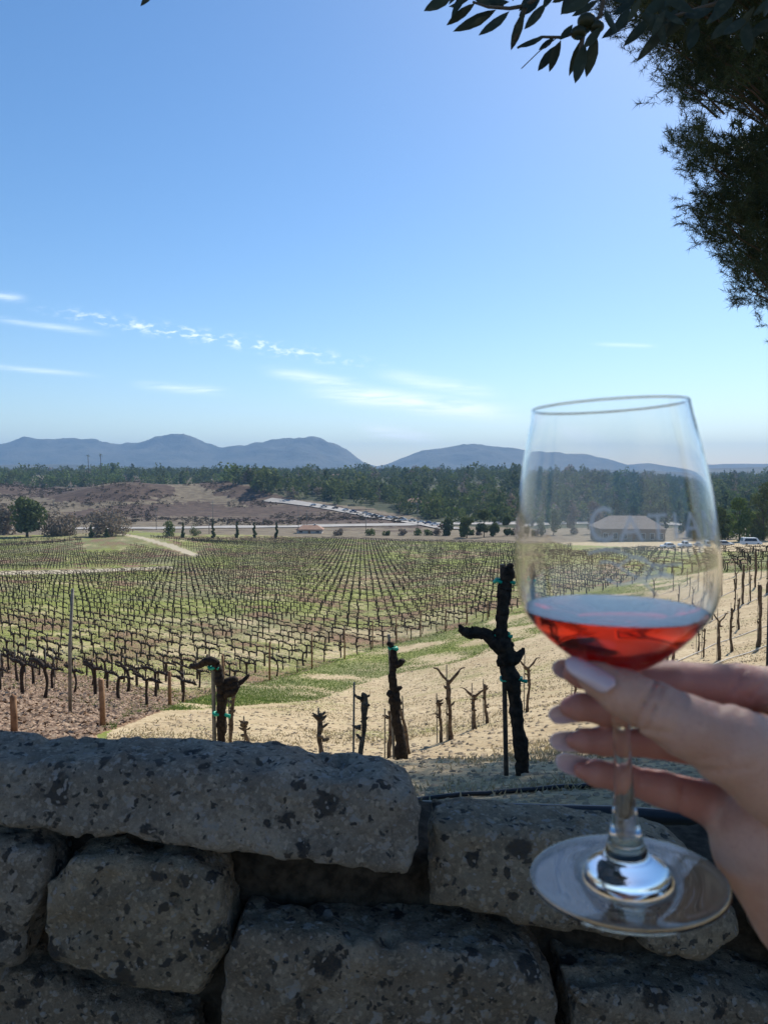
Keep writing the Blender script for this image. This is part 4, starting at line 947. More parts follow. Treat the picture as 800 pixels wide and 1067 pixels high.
lane_car('white pickup seen through the right side of the glass', 730, 10, 'pickup', 'car_white')
lane_car('white car seen through the glass left of the pickup', 706, 5, 'sedan', 'car_white')
cols = ['car_white', 'car_silver', 'car_dark', 'car_white', 'car_blue', 'car_silver', 'car_white', 'car_dark', 'car_white', 'car_white', 'car_silver', 'car_dark', 'car_white', 'car_silver', 'car_white', 'car_blue', 'car_white', 'car_red']
ordn = ['farthest', 'second farthest', 'third farthest', 'fourth farthest', 'fifth farthest', 'sixth farthest', 'seventh farthest', 'eighth farthest', 'ninth farthest', 'ninth nearest', 'eighth nearest', 'seventh nearest', 'sixth nearest', 'fifth nearest', 'fourth nearest', 'third nearest', 'second nearest', 'nearest']
cn = {'car_white': 'white', 'car_silver': 'silver', 'car_dark': 'dark', 'car_blue': 'blue', 'car_red': 'red'}
pl = [gp(322, 527), gp(350, 531), gp(380, 536), gp(420, 543), gp(450, 548), gp(468, 551.5)]; seglen = [(b-a).length for a, b in zip(pl[:-1], pl[1:])]; tot = sum(seglen)
for i in range(18):
    d = tot*(i+.4)/18; k = 0
    while k < len(seglen)-1 and d > seglen[k]: d -= seglen[k]; k += 1
    q = pl[k].lerp(pl[k+1], d/seglen[k]); t = pl[k+1]-pl[k]; n = Vector((-t.y, t.x, 0)).normalized()
    q = q+n*random.uniform(-1.5, 1.5); q.z = gz(q.x, q.y)+.52
    car('%s car in the line of cars parked along the hillside road, the %s one' % (cn[cols[i]], ordn[i]), q, math.atan2(t.y, t.x)+R(random.uniform(50, 75)), ['sedan', 'pickup', 'sedan'][i % 3], cols[i], 'cars parked along the hillside road')
# utility poles
for i, (x, y, hp) in enumerate([(222, 555, 36), (218, 560, 20), (311, 557, 30), (320, 552, 24), (381, 553, 26), (435, 553, 30), (57, 556, 34), (163, 557, 24)]):
    Y = 330+i*6; b = at(x, y, Y); b.z = gz(b.x, b.y); H = hp*Y/800; root = empty('utility_pole', b)
    tag(root, ['tall utility pole behind the lone shrub between cypresses', 'short pole beside the second cypress', 'utility pole left of the small pink house', 'second utility pole left of the small pink house', 'utility pole right of the small pink house', 'utility pole below the nearest parked cars', 'utility pole beside the tan thicket', 'short utility pole left of the low round shrub'][i], 'pole', 'utility poles along the valley road')
    MB().tube([(0, 0, -.3), (0, 0, H)], [.16, .11], 8).build('pole', M['grey_post'], root); MB().box((0, 0, H*.93), (2.0, .14, .14), .5).build('crossarm', M['grey_post'], root, False)

# ---------------------------------------------------------------- pine at the right
def build_pine(cx, cy, y0, y1, N, inset, label, sz, ymin=-620):
    root = empty('pine_tree', (cx, cy, gz(cx, cy))); tag(root, label, 'tree'); o = np.array(root.location)
    sil = [(690, -400), (640, -200), (608, -60), (612, 0), (650, 30), (682, 72), (694, 100), (716, 112), (782, 104), (786, 152), (702, 143), (710, 168), (738, 192), (712, 212), (724, 250), (748, 280), (768, 310), (796, 332), (812, 350), (900, 370), (1300, 300), (1400, -600), (700, -700)]
    T = []
    while len(T) < N:
        px = rng.uniform(600, 1250, 4000); py = rng.uniform(-620, 365, 4000); ok = in_poly(px-inset, py+6, sil) & (py > ymin)
        # more clusters near the visible edge
        w_ = np.where((px < 830) & (py > -60), 1, .42); ok &= rng.random(4000) < w_
        for a, b in zip(px[ok], py[ok]):
            Y = rng.uniform(y0, y1); T.append(at(a, b, Y))
    T = np.array([tuple(p) for p in T[:N]]); V, nd = [], 0
    wood_ = MB(); ctr_ = np.array([7.2, 9.2, 0])
    allQ = []
    for i, p in enumerate(T):
        out = p-np.array([cx, cy, p[2]-1.2]); out /= np.linalg.norm(out); L = rng.uniform(.25, .5)
        px, py = project(*p); vis = px < 860 and py > -80 and sz == 1
        if i % 3 == 0: wood_.tube([Vector(p-out*L*1.5+[0, 0, -.1]), Vector(p-out*L*.5), Vector(p+out*L*.3)], [.012, .008, .004], 4, 0, False)
        ntw = 9 if vis else 6
        for k in range(ntw):
            c0 = p+rng.normal(0, .10*sz, 3); d = out*.8+rng.normal(0, .6, 3)+[0, 0, .15]; d /= np.linalg.norm(d)
            n = 40 if vis else 18; t = rng.uniform(-.02, .16, n)
            nd_ = d*.55+rng.normal(0, .62, (n, 3)); nd_ /= np.linalg.norm(nd_, axis=1)[:, None]; ln = rng.uniform(.05, .10, n)*(1 if vis else 1.7)*(1 if sz == 1 else 1.5)
            b0 = c0+d*t[:, None]; sd = np.cross(nd_, rng.normal(0, 1, (n, 3))); sd /= np.linalg.norm(sd, axis=1)[:, None]; wd = .0030 if vis else .009 if sz == 1 else .014
            V.append(np.stack([b0-sd*wd, b0+sd*wd, b0+nd_*ln[:, None]], 1).reshape(-1, 3))
    V = np.concatenate(V)-o; link('crown', np_mesh('crown', V, np.arange(len(V)).reshape(-1, 3)), M['needle'], root)
    tk = MB(); tk.tube([(0, 0, -.3), (.1, 0, 3), (0, .1, 7), (0, 0, 13*sz**.5)], [.28, .22, .17, .06], 14, .06)
    for k in range(22):
        a = TWO*k*.382; z = 3.8+k*.38; e = T[rng.integers(0, len(T))]-o if k % 2 else np.array([math.cos(a)*2.4, math.sin(a)*1.4, z+.8]); tk.tube([(0, 0, min(z, float(e[2])-.3)), (e[0]*.5, e[1]*.5, (z+e[2])/2), tuple(e)], [.06, .04, .012], 6, .1)
    tk.build('trunk', M['pine_wood'], root); wood_.v = [v-Vector(o) for v in wood_.v]; wood_.build('branchlets', M['pine_wood'], root)
    print('needles', len(V)//3)
build_pine(7.2, 9.2, 7.6, 10.6, 3200, 12, 'dark feathery pine crown hanging in from the upper right corner', 1)
build_pine(13.5, 18.5, 14, 22, 1600, 52, 'second pine crown filling in behind the feathery one at the upper right', 2, -330)

# ---------------------------------------------------------------- olive overhead
def olive_leaf(mb, a, b, wd, nrm):
    a, b = Vector(a), Vector(b); d = b-a; L = d.length; s = d.cross(nrm).normalized()*wd; n = s.cross(d).normalized()*wd*.35
    P = [a]; row = []
    for t, w_ in ((.18, .62), (.4, 1), (.65, .9), (.85, .5)):
        c = a.lerp(b, t)-n*math.sin(t*math.pi)*.8; P += [c-s*w_, c+n*.6, c+s*w_]
    P.append(b); F = [(0, 1, 2), (0, 2, 3)]
    for k in range(3): i = 1+3*k; F += [(i, i+3, i+4, i+1), (i+1, i+4, i+5, i+2)]
    F += [(10, 13, 11), (11, 13, 12)]; mb.poly(P, F)
def build_olive():
    root = empty('olive_tree', (2.3, -.3, -1.6)); tag(root, 'olive branch with narrow dark leaves and a few olives hanging in at the top edge', 'tree'); o = Vector(root.location)
    tk = MB(); tk.tube([(0, 0, -.1), (-.1, .1, 1.2), (-.5, .3, 2.4), (-1.2, 1.0, 3.3), (-1.6, 1.8, 3.5)], [.17, .13, .10, .06, .03], 12, .1)
    tk.tube([(-.3, .2, 2.0), (.3, .9, 3.0), (.4, 1.8, 3.8)], [.09, .06, .03], 10, .1); tk.tube([(-.5, .3, 2.4), (-2.0, -.2, 3.6), (-3.2, .2, 4.0)], [.08, .05, .02], 10, .1)
    tk.build('trunk', M['olive_wood'], root)
    D = 1.15; z = lambda p: (440+p[0]/3.636, p[1]/3.636); rn = random.Random(3)
    lv = MB(); tw = MB(); fr = []
    LL = [((200, 10), (90, 95)), ((280, 35), (115, 118)), ((330, 40), (212, 133)), ((250, 60), (170, 104)), ((385, 40), (335, 190)), ((470, 10), (385, 110)), ((465, 135), (355, 178)), ((500, 140), (440, 188)), ((525, 150), (480, 272)), ((505, 170), (437, 268)),
          ((610, 140), (555, 288)), ((618, 160), (578, 315)), ((660, 130), (620, 292)), ((690, 30), (737, 125)), ((665, 0), (565, 60)), ((570, 90), (520, 150)), ((650, 80), (575, 150)), ((180, -8), (98, 24)), ((330, 5), (215, 8)), ((450, -20), (365, 60)), ((420, 0), (380, 25)),
          ((310, 20), (235, 5)), ((560, -30), (490, 8)), ((680, 100), (610, 180)), ((600, 180), (580, 190)), ((869, 58), (760, 175)), ((952, 72), (808, 234)), ((1010, 60), (880, 150)), ((935, 30), (860, 90)), ((1040, 80), (1010, 190)), ((1100, 30), (985, 60)), ((1180, -10), (1060, 40)),
          ((1180, 60), (1090, 150)), ((1260, 20), (1190, 120)), ((1330, 60), (1220, 150)), ((1340, -20), (1250, 60)), ((-1010, -60), (-1068, 22)), ((-1020, -70), (-1040, 5))]
    for k in range(70):
        px_ = rn.uniform(655, 830) if k < 46 else rn.uniform(470, 640); py_ = rn.uniform(-45, 22) if k < 46 else rn.uniform(-40, -4); an = rn.uniform(1.9, 2.7) if rn.random() < .8 else rn.uniform(.4, 1.4); L_ = rn.uniform(24, 46)
        LL.append((((px_-440)*3.636, py_*3.636), ((px_-440+math.cos(an)*L_)*3.636, (py_+math.sin(an)*L_)*3.636)))
    for a, b in LL:
        dd = D+rn.uniform(-.06, .06); A = at(*z(a), dd)-o; B = at(*z(b), dd+rn.uniform(-.02, .02))-o
        n = Vector((rn.uniform(-.5, .5), -1, rn.uniform(-.4, .4))); wd = min(.0085, max(.0045, (B-A).length*.155)); olive_leaf(lv, A, B, wd*rn.uniform(.75, 1.1), n)
    for pl_ in ([(700, -200), (520, -80), (390, 20), (330, 30), (250, 25), (190, 5)], [(690, -200), (690, -20), (672, 60), (610, 110), (530, 140), (450, 138), (360, 180)], [(390, 20), (380, 60), (350, 150)], [(610, 110), (600, 190), (580, 300)],
                [(1500, -250), (1250, -30), (1050, 30), (950, 60), (860, 60)], [(-900, -300), (-1010, -60)], [(505, 145), (440, 195), (375, 258)]):
        thin = len(pl_) == 3 and pl_[0][0] == 505
        tw.tube([at(*z(p), D)-o for p in pl_], .0007 if thin else [.004*(1-.7*k/len(pl_)) for k in range(len(pl_))], 6)
    tw.tube([at(*z((700, -200)), D)-o, Vector((-1.6, 1.8, 3.5))], [.004, .012], 6); tw.tube([at(*z((1500, -250)), D)-o, Vector((-1.2, 1.0, 3.3))], [.004, .012], 6); tw.tube([at(*z((-900, -300)), D)-o, Vector((-3.2, .2, 4.0))], [.004, .012], 6)
    tw.build('twigs', M['olive_wood'], root); 
    # crown overhead (out of the picture): shades the wall, the hand and the glass
    rn2 = np.random.default_rng(11); n = 7000; P = rn2.normal(0, 1, (n, 3)); P /= np.linalg.norm(P, axis=1)[:, None]; P *= (rn2.uniform(.15, 1, n)**.5)[:, None]
    C = P*[2.4, 1.9, .95]+[.9, 1.5, 2.75]; keep = C[:, 2] > .95+.72*np.maximum(C[:, 1], 0); C = C[keep]; n = len(C)
    d = rn2.normal(0, 1, (n, 3)); d /= np.linalg.norm(d, axis=1)[:, None]; s = np.cross(d, rn2.normal(0, 1, (n, 3))); s /= np.linalg.norm(s, axis=1)[:, None]
    V = np.stack([C-d*.045, C-s*.013, C+d*.045, C+s*.013], 1).reshape(-1, 3)-np.array(o)
    link('crown', np_mesh('crown', V, np.arange(len(V)).reshape(-1, 4)), M['olive_leaf'], root)
    lv.build('leaves', M['olive_leaf'], root)
    for k, (a, r) in enumerate((((622, 78), 30), ((660, 100), 24), ((592, 122), 26))):
        c = at(*z(a), D)-o; bm = bmesh.new(); bmesh.ops.create_uvsphere(bm, u_segments=16, v_segments=12, radius=r/3.636*D/800); me = bpy.data.meshes.new('olive')
        for v_ in bm.verts: v_.co.z *= .9; v_.co.x *= 1.15
        bm.to_mesh(me); bm.free(); me.polygons.foreach_set('use_smooth', [True]*len(me.polygons)); link('olive', me, M['olive_fruit'], root, c)
build_olive()

# ---------------------------------------------------------------- wine glass
GB = at(653.5, 918, .306); GR = at(634, 420, .310)
ax = (GR-GB); GH = ax.length; axn = ax.normalized(); rotq = Vector((0, 0, 1)).rotation_difference(axn); GM = Matrix.Translation(GB) @ rotq.to_matrix().to_4x4()
S = GH/.193
def lathe(profile, n=96, name='lathe', mat=None, closed=True):
    V = []; Q = []; T3 = []
    m = len(profile); P = np.array(profile)
    for k in range(n):
        a = TWO*k/n; V.append(np.column_stack([P[:, 0]*math.cos(a), P[:, 0]*math.sin(a), P[:, 1]]))
    V = np.concatenate(V); me = bpy.data.meshes.new(name)
    F = []
    for k in range(n):
        k2 = (k+1) % n
        for i in range(m-1): F.append((k*m+i, k2*m+i, k2*m+i+1, k*m+i+1))
    me.from_pydata(V.tolist(), [], F); bm = bmesh.new(); bm.from_mesh(me); bmesh.ops.remove_doubles(bm, verts=bm.verts, dist=1e-6)
    bmesh.ops.recalc_face_normals(bm, faces=bm.faces); bm.to_mesh(me); bm.free(); me.polygons.foreach_set('use_smooth', [True]*len(me.polygons))
    if mat: me.materials.append(mat)
    return me
def spline(pts, sub=6):
    P = [Vector((a, b, 0)) for a, b in pts]; out = []
    for i in range(len(P)-1):
        p0, p1, p2, p3 = P[max(i-1, 0)], P[i], P[i+1], P[min(i+2, len(P)-1)]
        for k in range(sub):
            t = k/sub; q = .5*((2*p1)+(-p0+p2)*t+(2*p0-5*p1+4*p2-p3)*t*t+(-p0+3*p1-3*p2+p3)*t**3); out.append((max(q.x, 0), q.y))
    out.append((P[-1].x, P[-1].y)); return out
def scl(pr): return [(a*S, b*S) for a, b in pr]
glass_m, T, bs = base_mat('clear_glass'); bs.inputs['Base Color'].default_value = (.985, .99, .99, 1); bs.inputs['Roughness'].default_value = 0.0; bs.inputs['IOR'].default_value = 1.48; bs.inputs['Transmission Weight'].default_value = 1
sm = T.noise(objc(T), 38, 3, .5); T.l.new(T.math('MULTIPLY', T.step(sm, .55, .8), .05), bs.inputs['Roughness'])
wine_m, T, bs = base_mat('rose_wine'); T.n.remove(bs); rf = T.new('ShaderNodeBsdfGlass'); rf.inputs['IOR'].default_value = 1.34; rf.inputs['Roughness'].default_value = 0; rf.inputs['Color'].default_value = (1, 1, 1, 1)
T.l.new(rf.outputs[0], T.n['Material Output'].inputs[0]); va = T.new('ShaderNodeVolumeAbsorption'); va.inputs['Color'].default_value = (1.0, .32, .04, 1); va.inputs['Density'].default_value = 72; T.l.new(va.outputs[0], T.n['Material Output'].inputs['Volume'])
outer = [(0, 0), (.020, -.0002), (.034, 0), (.0382, .0002), (.0387, .0007), (.0382, .0013), (.034, .0016), (.026, .0018), (.0195, .0022), (.0168, .0032), (.0158, .0058), (.0128, .0080), (.0098, .0104), (.0080, .0135), (.0066, .0180), (.0056, .0230), (.0047, .029), (.0041, .036), (.0036, .046), (.0034, .060), (.0036, .074), (.0046, .081), (.0080, .0855),
         (.0120, .0882), (.0185, .0922), (.0258, .0982), (.0322, .1048), (.0364, .1108), (.0386, .1180), (.0393, .1260), (.0392, .1360), (.0382, .1480), (.0363, .1610), (.0337, .1750), (.0313, .1860), (.0302, .1920)]
inner = [(.0000, .0905), (.006, .0907), (.0115, .0915), (.0178, .0946), (.0249, .1000), (.0312, .1062), (.0354, .1118), (.0377, .1186), (.0385, .1262), (.0385, .1360), (.0375, .1480), (.0357, .1610), (.0332, .1750), (.0309, .1860), (.0299, .1920)]
so = spline(outer, 6)
def inner_wall():
    # the bowl wall keeps one even thickness, only its bottom is thicker
    pts = []
    for i in range(1, len(so)):
        (a0, b0), (a1, b1) = so[i-1], so[min(i+1, len(so)-1)]
        if so[i][1] < .0878 or i < 60: continue
        dx, dz = a1-a0, b1-b0; l = math.hypot(dx, dz) or 1; t = .00075+.0022*max(0, min(1, (.0965-so[i][1])/.0087))**1.5
        pts.append((so[i][0]-dz/l*t, so[i][1]+dx/l*t))
    pts = [p for p in pts if p[0] > .004]; lo_b = pts[0][1]
    return [(0, lo_b-.0004), (pts[0][0]*.5, lo_b-.0003)]+pts
si = inner_wall(); inner = si
g_root = empty('wine_glass'); g_root.matrix_world = GM; tag(g_root, 'stemmed wine glass with faint etched letters, held up over the wall', 'wine glass')
foot_part = [p for p in so if p[1] < .0135 or True]
prof = scl(so+[(.03005, .1922), (.0297, .19225)]+si[::-1])
link('bowl', lathe(prof, 128, 'bowl', glass_m), None, g_root)
# wine: fills the inside up to a level that is horizontal in the world
wi = [(a+.00025 if a > .0005 else a, b-.00018) for a, b in si if b < .15]
wmesh = lathe(scl(wi), 96, 'wine'); bm = bmesh.new(); bm.from_mesh(wmesh)
lvl = GB+axn*(.1108*S); GMi = GM.inverted(); pl_co = GMi @ lvl; pl_no = (GMi.to_3x3() @ Vector((0, 0, 1))).normalized()
res = bmesh.ops.bisect_plane(bm, geom=bm.verts[:]+bm.edges[:]+bm.faces[:], plane_co=pl_co, plane_no=pl_no, clear_outer=True)
ed = [e for e in bm.edges if e.is_boundary]; bmesh.ops.contextual_create(bm, geom=ed); bmesh.ops.recalc_face_normals(bm, faces=bm.faces)
bm.to_mesh(wmesh); bm.free()
wmesh.polygons.foreach_set('use_smooth', [len(p.vertices) < 6 for p in wmesh.polygons]); wmesh.materials.append(wine_m)
wn = link('wine', wmesh); wn.matrix_world = GM; tag(wn, 'shallow pool of bright red rose wine in the bottom of the glass bowl', 'wine')
# etched emblem on the far side of the bowl, letters and a sprig
etch_m, T, bs = base_mat('etched_frost'); bs.inputs['Base Color'].default_value = (.8, .82, .85, 1); bs.inputs['Roughness'].default_value = .6
tr = T.new('ShaderNodeBsdfTransparent'); mx = T.new('ShaderNodeMixShader'); mx.inputs[0].default_value = .62; T.l.new(tr.outputs[0], mx.inputs[1]); T.l.new(bs.outputs[0], mx.inputs[2]); T.l.new(mx.outputs[0], T.n['Material Output'].inputs[0])
def rad_at(h):
    hs = [b for a, b in inner]; return float(np.interp(h, hs, [a for a, b in inner]))
def etch():
    cu = bpy.data.curves.new('txt', 'FONT'); cu.body = 'CATIAN'; cu.size = .0135; cu.space_character = 1.2; cu.resolution_u = 3; ob = bpy.data.objects.new('txt', cu); COL.objects.link(ob)
    dg = bpy.context.evaluated_depsgraph_get(); me = bpy.data.meshes.new_from_object(ob.evaluated_get(dg)); bpy.data.objects.remove(ob); bpy.data.curves.remove(cu)
    bm = bmesh.new(); bm.from_mesh(me); bmesh.ops.triangulate(bm, faces=bm.faces); 
    for _ in range(1): bmesh.ops.subdivide_edges(bm, edges=[e for e in bm.edges if e.calc_length() > .002], cuts=2)
    V0 = [(v.co.x, v.co.y) for v in bm.verts]; x0 = min(a for a, b in V0)
    # sprig: flowing thin strokes under the letters
    def stroke(pts, wd):
        pr = None
        for i, (a, b) in enumerate(pts):
            t = (pts[min(i+1, len(pts)-1)][0]-pts[max(i-1, 0)][0], pts[min(i+1, len(pts)-1)][1]-pts[max(i-1, 0)][1]); l = math.hypot(*t) or 1; n = (-t[1]/l*wd, t[0]/l*wd)
            va_ = bm.verts.new((a+n[0], b+n[1], 0)); vb_ = bm.verts.new((a-n[0], b-n[1], 0))
            if pr: bm.faces.new((pr[0], pr[1], vb_, va_))
            pr = (va_, vb_)
    for k, (xs, ys, L, am) in enumerate(((.000, -.004, .034, .0016), (.004, -.009, .026, .0022), (.010, -.0065, .020, -.002), (.006, -.013, .018, .0015))):
        stroke([(xs+L*t, ys+am*math.sin(t*7+k)-.006*t*t) for t in np.linspace(0, 1, 26)], .00038)
    for k in range(9): c = (.020+.0022*(k % 4), -.010-.002*(k//4)); stroke([(c[0]+.0009*math.cos(t), c[1]+.0009*math.sin(t)) for t in np.linspace(0, TWO, 10)], .00022)
    for v in bm.verts:
        a, b = v.co.x-x0, v.co.y; b = b*(1.35 if a < .0095 and b > -.0005 else 1); h = .1410+b; r = rad_at(h)-.0001; phi = (a-.0245)/.0405+R(6)
        v.co = Vector((r*math.sin(phi)*S, -r*math.cos(phi)*S if ETCH_FRONT else r*math.cos(phi)*S, h*S))
    bm.to_mesh(me); bm.free(); link('etched_emblem', me, etch_m, g_root)
ETCH_FRONT = True
inner_r = inner
_rad = rad_at
def rad_at(h): return float(np.interp(h, [b for a, b in outer[20:]], [a for a, b in outer[20:]]))+.0002
etch()

# ---------------------------------------------------------------- hand
def HP(px, py, Y): return np.array(tuple(at(px, py, Y)))
K = .31/800
def build_hand():
    def chain(l): return [(HP(a, b, y), r*K) for a, b, y, r in l]
    sl = lambda c, k: [(p, q*k) for p, q in c]
    fingers = [
        chain([(905, 760, .345, 33), (835, 722, .338, 29), (770, 716, .331, 26.5), (700, 711, .3265, 23.5), (640, 707, .325, 21), (606, 703, .324, 16), (596, 702, .3235, 11)]),
        chain([(900, 800, .355, 32), (800, 765, .345, 26), (735, 748, .331, 23), (680, 741, .327, 21), (630, 738, .326, 19.5), (603, 737, .325, 16), (592, 737, .3245, 11)]),
        chain([(895, 840, .355, 32), (800, 805, .345, 24), (735, 783, .331, 19), (680, 774, .328, 17.5), (632, 772, .326, 17), (608, 772, .325, 14), (597, 772, .3245, 9)]),
        chain([(870, 885, .345, 34), (790, 850, .338, 29), (735, 836, .331, 24), (690, 823, .328, 20.5), (650, 812, .327, 17.5), (622, 806, .326, 15), (606, 803, .325, 9.5)])]
    thumb = chain([(880, 850, .305, 62), (815, 806, .294, 55), (760, 777, .287, 41), (715, 757, .285, 32), (684, 740, .2865, 27.5), (650, 722, .2885, 24.5), (622, 707, .2905, 18), (610, 700, .2915, 12)])
    fingers = [sl(c, .95) for c in fingers]; thumb = sl(thumb, .95)
    palm = [chain([(900, 880, .335, 72), (850, 850, .325, 66)]), chain([(905, 800, .33, 62), (845, 800, .32, 50)]), chain([(850, 870, .325, 68), (808, 880, .318, 66), (850, 945, .312, 68), (905, 1010, .30, 66), (1010, 1130, .28, 66), (1180, 1330, .25, 80)]),
            chain([(880, 850, .305, 62), (895, 960, .298, 62), (1010, 1130, .28, 64)]), chain([(905, 770, .345, 34), (845, 745, .322, 30), (830, 775, .30, 34)])]
    h = .00115
    allp = np.array([p for c in fingers+[thumb]+palm for p, r in c]); allr = max(r for c in fingers+[thumb]+palm for p, r in c)
    lo_, hi = allp.min(0)-allr-.004, allp.max(0)+allr+.004; hi[0] = min(hi[0], HP(1000, 0, .28)[0]+.02); lo_[2] = max(lo_[2], HP(0, 1190, .28)[2]-.03)
    gx, gy, gzv = [np.arange(lo_[k], hi[k], h).astype(np.float32) for k in range(3)]
    X, Y, Z = np.meshgrid(gx, gy, gzv, indexing='ij')
    def cap(c):
        D = None
        for (a, ra), (b, rb) in zip(c[:-1], c[1:]):
            e = b-a; L2 = float(e@e); t = np.clip(((X-a[0])*e[0]+(Y-a[1])*e[1]+(Z-a[2])*e[2])/L2, 0, 1)
            ts = t*t*(3-2*t)*.5+t*.5
            d = np.sqrt((X-a[0]-e[0]*t)**2+(Y-a[1]-e[1]*t)**2+(Z-a[2]-e[2]*t)**2)-(ra+(rb-ra)*ts)
            D = d if D is None else smin(D, d, .002)
        return D.astype(np.float32)
    def smin(a, b, k):
        hh = np.maximum(k-np.abs(a-b), 0)/k; return np.minimum(a, b)-hh*hh*k*.25
    P = None
    for c in palm: d = cap(c); P = d if P is None else smin(P, d, .012)
    Fg = None
    for c in fingers:
        d = cap(c); Fg = d if Fg is None else smin(Fg, d, .0012)
    th_ = cap(thumb)
    D = smin(P, Fg, .006); D = smin(D, th_, .007) if False else smin(D, th_, .0035)
    # keep the slot between ring finger, little finger and the ball of the thumb open
    # creases: thin grooves across the thumb joint, the finger joints and the palm
    dep_ = Y*F_[1]+Z*F_[2]; PXv = 400+800*X/dep_; PYv = 533.5-800*(Y*U_[1]+Z*U_[2])/dep_
    def groove(pl, ymax, dep, wd):
        nonlocal D
        for (ax_, ay), (bx, by) in zip(pl[:-1], pl[1:]):
            ex, ey = bx-ax_, by-ay; t = np.clip(((PXv-ax_)*ex+(PYv-ay)*ey)/(ex*ex+ey*ey), 0, 1)
            dd = (PXv-ax_-ex*t)**2+(PYv-ay-ey*t)**2; D = D+(dep*np.exp(-dd/wd**2)*(Y < ymax)).astype(np.float32)
    groove([(681, 714), (671, 733), (663, 757)], .300, .0016, 2.4); groove([(689, 718), (681, 738), (674, 760)], .300, .0014, 2.4); groove([(700, 724), (690, 745)], .300, .0009, 2.4)
    groove([(776, 698), (762, 718), (748, 742)], .335, .0008, 2.6); groove([(798, 712), (780, 726), (768, 744)], .335, .0006, 2.6)
    groove([(712, 800), (745, 803), (785, 800)], .31, .0008, 2.2); groove([(722, 790), (760, 792)], .31, .0005, 2.2)
    groove([(668, 800), (664, 838)], .34, .0007, 2.0); groove([(712, 822), (706, 852)], .34, .0008, 2.2); groove([(640, 757), (700, 764)], .34, .0010, 2.2)
    D = D+(fbm(X, Y, Z, 70, 2)*.0010+fbm(X, Y, Z, 400, 2)*.00025).astype(np.float32)
    V, Q = surface_nets(D, (gx[0], gy[0], gzv[0]), h)
    root = empty('person', tuple(HP(860, 880, .31))); tag(root, 'hand with long pale lilac nails pinching the stem of the wine glass', 'person')
    skin, T, bs = base_mat('skin'); v = posn(T)
    n1 = T.noise(v, 45, 4, .6); n2 = T.noise(v, 600, 3, .6)
    c = T.mix(T.step(n1, .35, .65), (.53, .285, .205), (.61, .35, .26)); c = T.mix(T.math('MULTIPLY', T.step(n2, .5, .7), .3), c, (.42, .22, .17))
    # the finger pads are redder than the back of the thumb
    pink = T.attr('pad'); c = T.mix(T.math('MULTIPLY', pink, .75), c, (.44, .16, .125))
    T.l.new(c, bs.inputs['Base Color']); bs.inputs['Roughness'].default_value = .5; bs.inputs['Specular IOR Level'].default_value = .35
    bs.inputs['Subsurface Weight'].default_value = .35; bs.inputs['Subsurface Radius'].default_value = (.006, .0022, .0012); bs.inputs['Subsurface Scale'].default_value = 1.0
    b = T.new('ShaderNodeBump'); b.inputs['Strength'].default_value = .35; b.inputs['Distance'].default_value = .0004
    T.l.new(T.math('ADD', T.vor(v, 900), T.noise(v, 1500, 3, .6)), b.inputs['Height']); T.l.new(b.outputs[0], bs.inputs['Normal'])
    # distance to finger chains for the pad tint
    fd = np.full(len(V), 1e9)
    for cc in fingers:
        for (a, ra), (b_, rb) in zip(cc[2:-1], cc[3:]):
            e = b_-a; t = np.clip((V-a)@e/float(e@e), 0, 1); fd = np.minimum(fd, np.linalg.norm(V-a-np.outer(t, e), axis=1)-(ra+(rb-ra)*t))
    pad = np.clip(1-fd/.003, 0, 1); o = np.array(root.location)
    ob = link('hand', np_mesh('hand', V-o, Q, True, {'pad': pad}), skin, root)
    smm = ob.modifiers.new('smooth', 'SMOOTH'); smm.factor = .5; smm.iterations = 2
    # nails
    nail_m, T, bs = base_mat('lilac_pearl_nail'); bs.inputs['Roughness'].default_value = .22; bs.inputs['Coat Weight'].default_value = .6
    T.l.new(T.mix(T.noise(objc(T), 120, 3), (.56, .38, .39), (.72, .54, .55)), bs.inputs['Base Color']); bs.inputs['Subsurface Weight'].default_value = .2; bs.inputs['Subsurface Radius'].default_value = (.003, .002, .002)
    def nail(a, b, up, w_, bulge):
        """almond nail plate from root a to tip b, curving round the finger; up points out of the plate"""
        a, b, up = Vector(a), Vector(b), Vector(up); d = (b-a); L = d.length; d.normalize(); s = d.cross(up).normalized(); up = s.cross(d).normalized(); V_, F_2 = [], []
        nu, nv = 14, 9
        for layer in (0, 1):
            for i in range(nu):
                t = i/(nu-1); wd = w_*(math.sqrt(max(0, 1-((.25-t)/.25)**2)) if t < .25 else 1-.10*((t-.25)/.35) if t < .6 else .9*math.sqrt(max(0, 1-((t-.6)/.405)**2))**.9)
                wd = max(wd, w_*.06)
                for j in range(nv):
                    u_ = j/(nv-1)*2-1; ang = u_*1.05*wd/w_; c = a+d*L*t+s*math.sin(ang)*w_*1.02-up*(1-math.cos(ang))*w_*1.02+up*bulge*math.sin(t*math.pi)*L-up*(layer*.0006)
                    V_.append(c)
        for layer in (0, 1):
            for i in range(nu-1):
                for j in range(nv-1):
                    q = layer*nu*nv+i*nv+j; f = (q, q+1, q+nv+1, q+nv); F_2.append(f if layer else f[::-1])
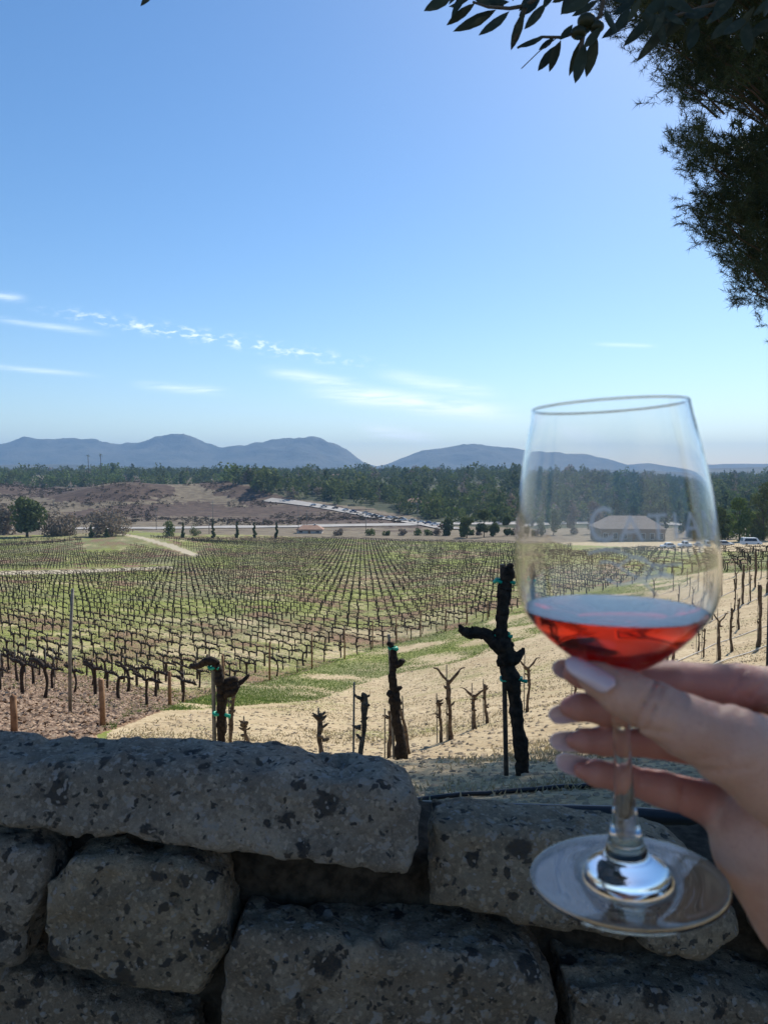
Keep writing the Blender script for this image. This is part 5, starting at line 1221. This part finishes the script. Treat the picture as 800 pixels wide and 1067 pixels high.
        for i in range(nu-1):
            for j in (0, nv-1): q = i*nv+j; f = (q, q+nv, q+nv+nu*nv, q+nu*nv); F_2.append(f)
        for j in range(nv-1):
            for i in (0, nu-1): q = i*nv+j; F_2.append((q, q+1, q+1+nu*nv, q+nu*nv))
        bm = bmesh.new(); vs = [bm.verts.new(v_-Vector(o)) for v_ in V_]
        for f in F_2: bm.faces.new([vs[i] for i in f])
        bmesh.ops.recalc_face_normals(bm, faces=bm.faces); me = bpy.data.meshes.new('nail'); bm.to_mesh(me); bm.free(); me.polygons.foreach_set('use_smooth', [True]*len(me.polygons)); link('nail', me, nail_m, root)
    nail(HP(641, 714, .2795), HP(590, 687, .2875), Vector((.10, -.85, .62)), .0052, .05)
    for (x0, y0, x1, y1, Yb) in ((618, 700, 575, 694, .3325), (612, 737, 571, 745, .3335), (616, 770, 572, 771, .332), (624, 803, 579, 790, .3325)):
        nail(HP(x0, y0, Yb), HP(x1, y1, Yb-.004), Vector((-.05, 1, .1)), .0056, .03)
    # sleeve further down the arm, outside the picture
    s0, s1 = HP(1010, 1130, .28), HP(1500, 1700, .2); d = (s1-s0)/np.linalg.norm(s1-s0)
    MB().tube([Vector(s0-d*.01-o), Vector(s0+d*.15-o), Vector(s0+d*.30-o)], [.036, .045, .055], 24, .02).build('sleeve', simple('dark_knit_sleeve', (.03, .03, .035), (.05, .05, .06), 200, .95, .6), root)
build_hand()

# ---------------------------------------------------------------- haze over the valley
def build_haze():
    mb = MB(); mb.box((0, 3500, 150), (26000, 14000, 420)); o = mb.build('haze', None, None, False)
    m = bpy.data.materials.new('valley_haze'); m.use_nodes = True; T = NT(m.node_tree); T.n.clear(); out = T.new('ShaderNodeOutputMaterial')
    pv = T.new('ShaderNodeVolumePrincipled'); pv.inputs['Color'].default_value = (.40, .66, 1, 1); pv.inputs['Density'].default_value = 0.00013; pv.inputs['Anisotropy'].default_value = .0
    T.l.new(pv.outputs[0], out.inputs['Volume']); o.data.materials.append(m); tag(o, 'thin blue haze lying over the valley', 'haze', kind='stuff')
build_haze()
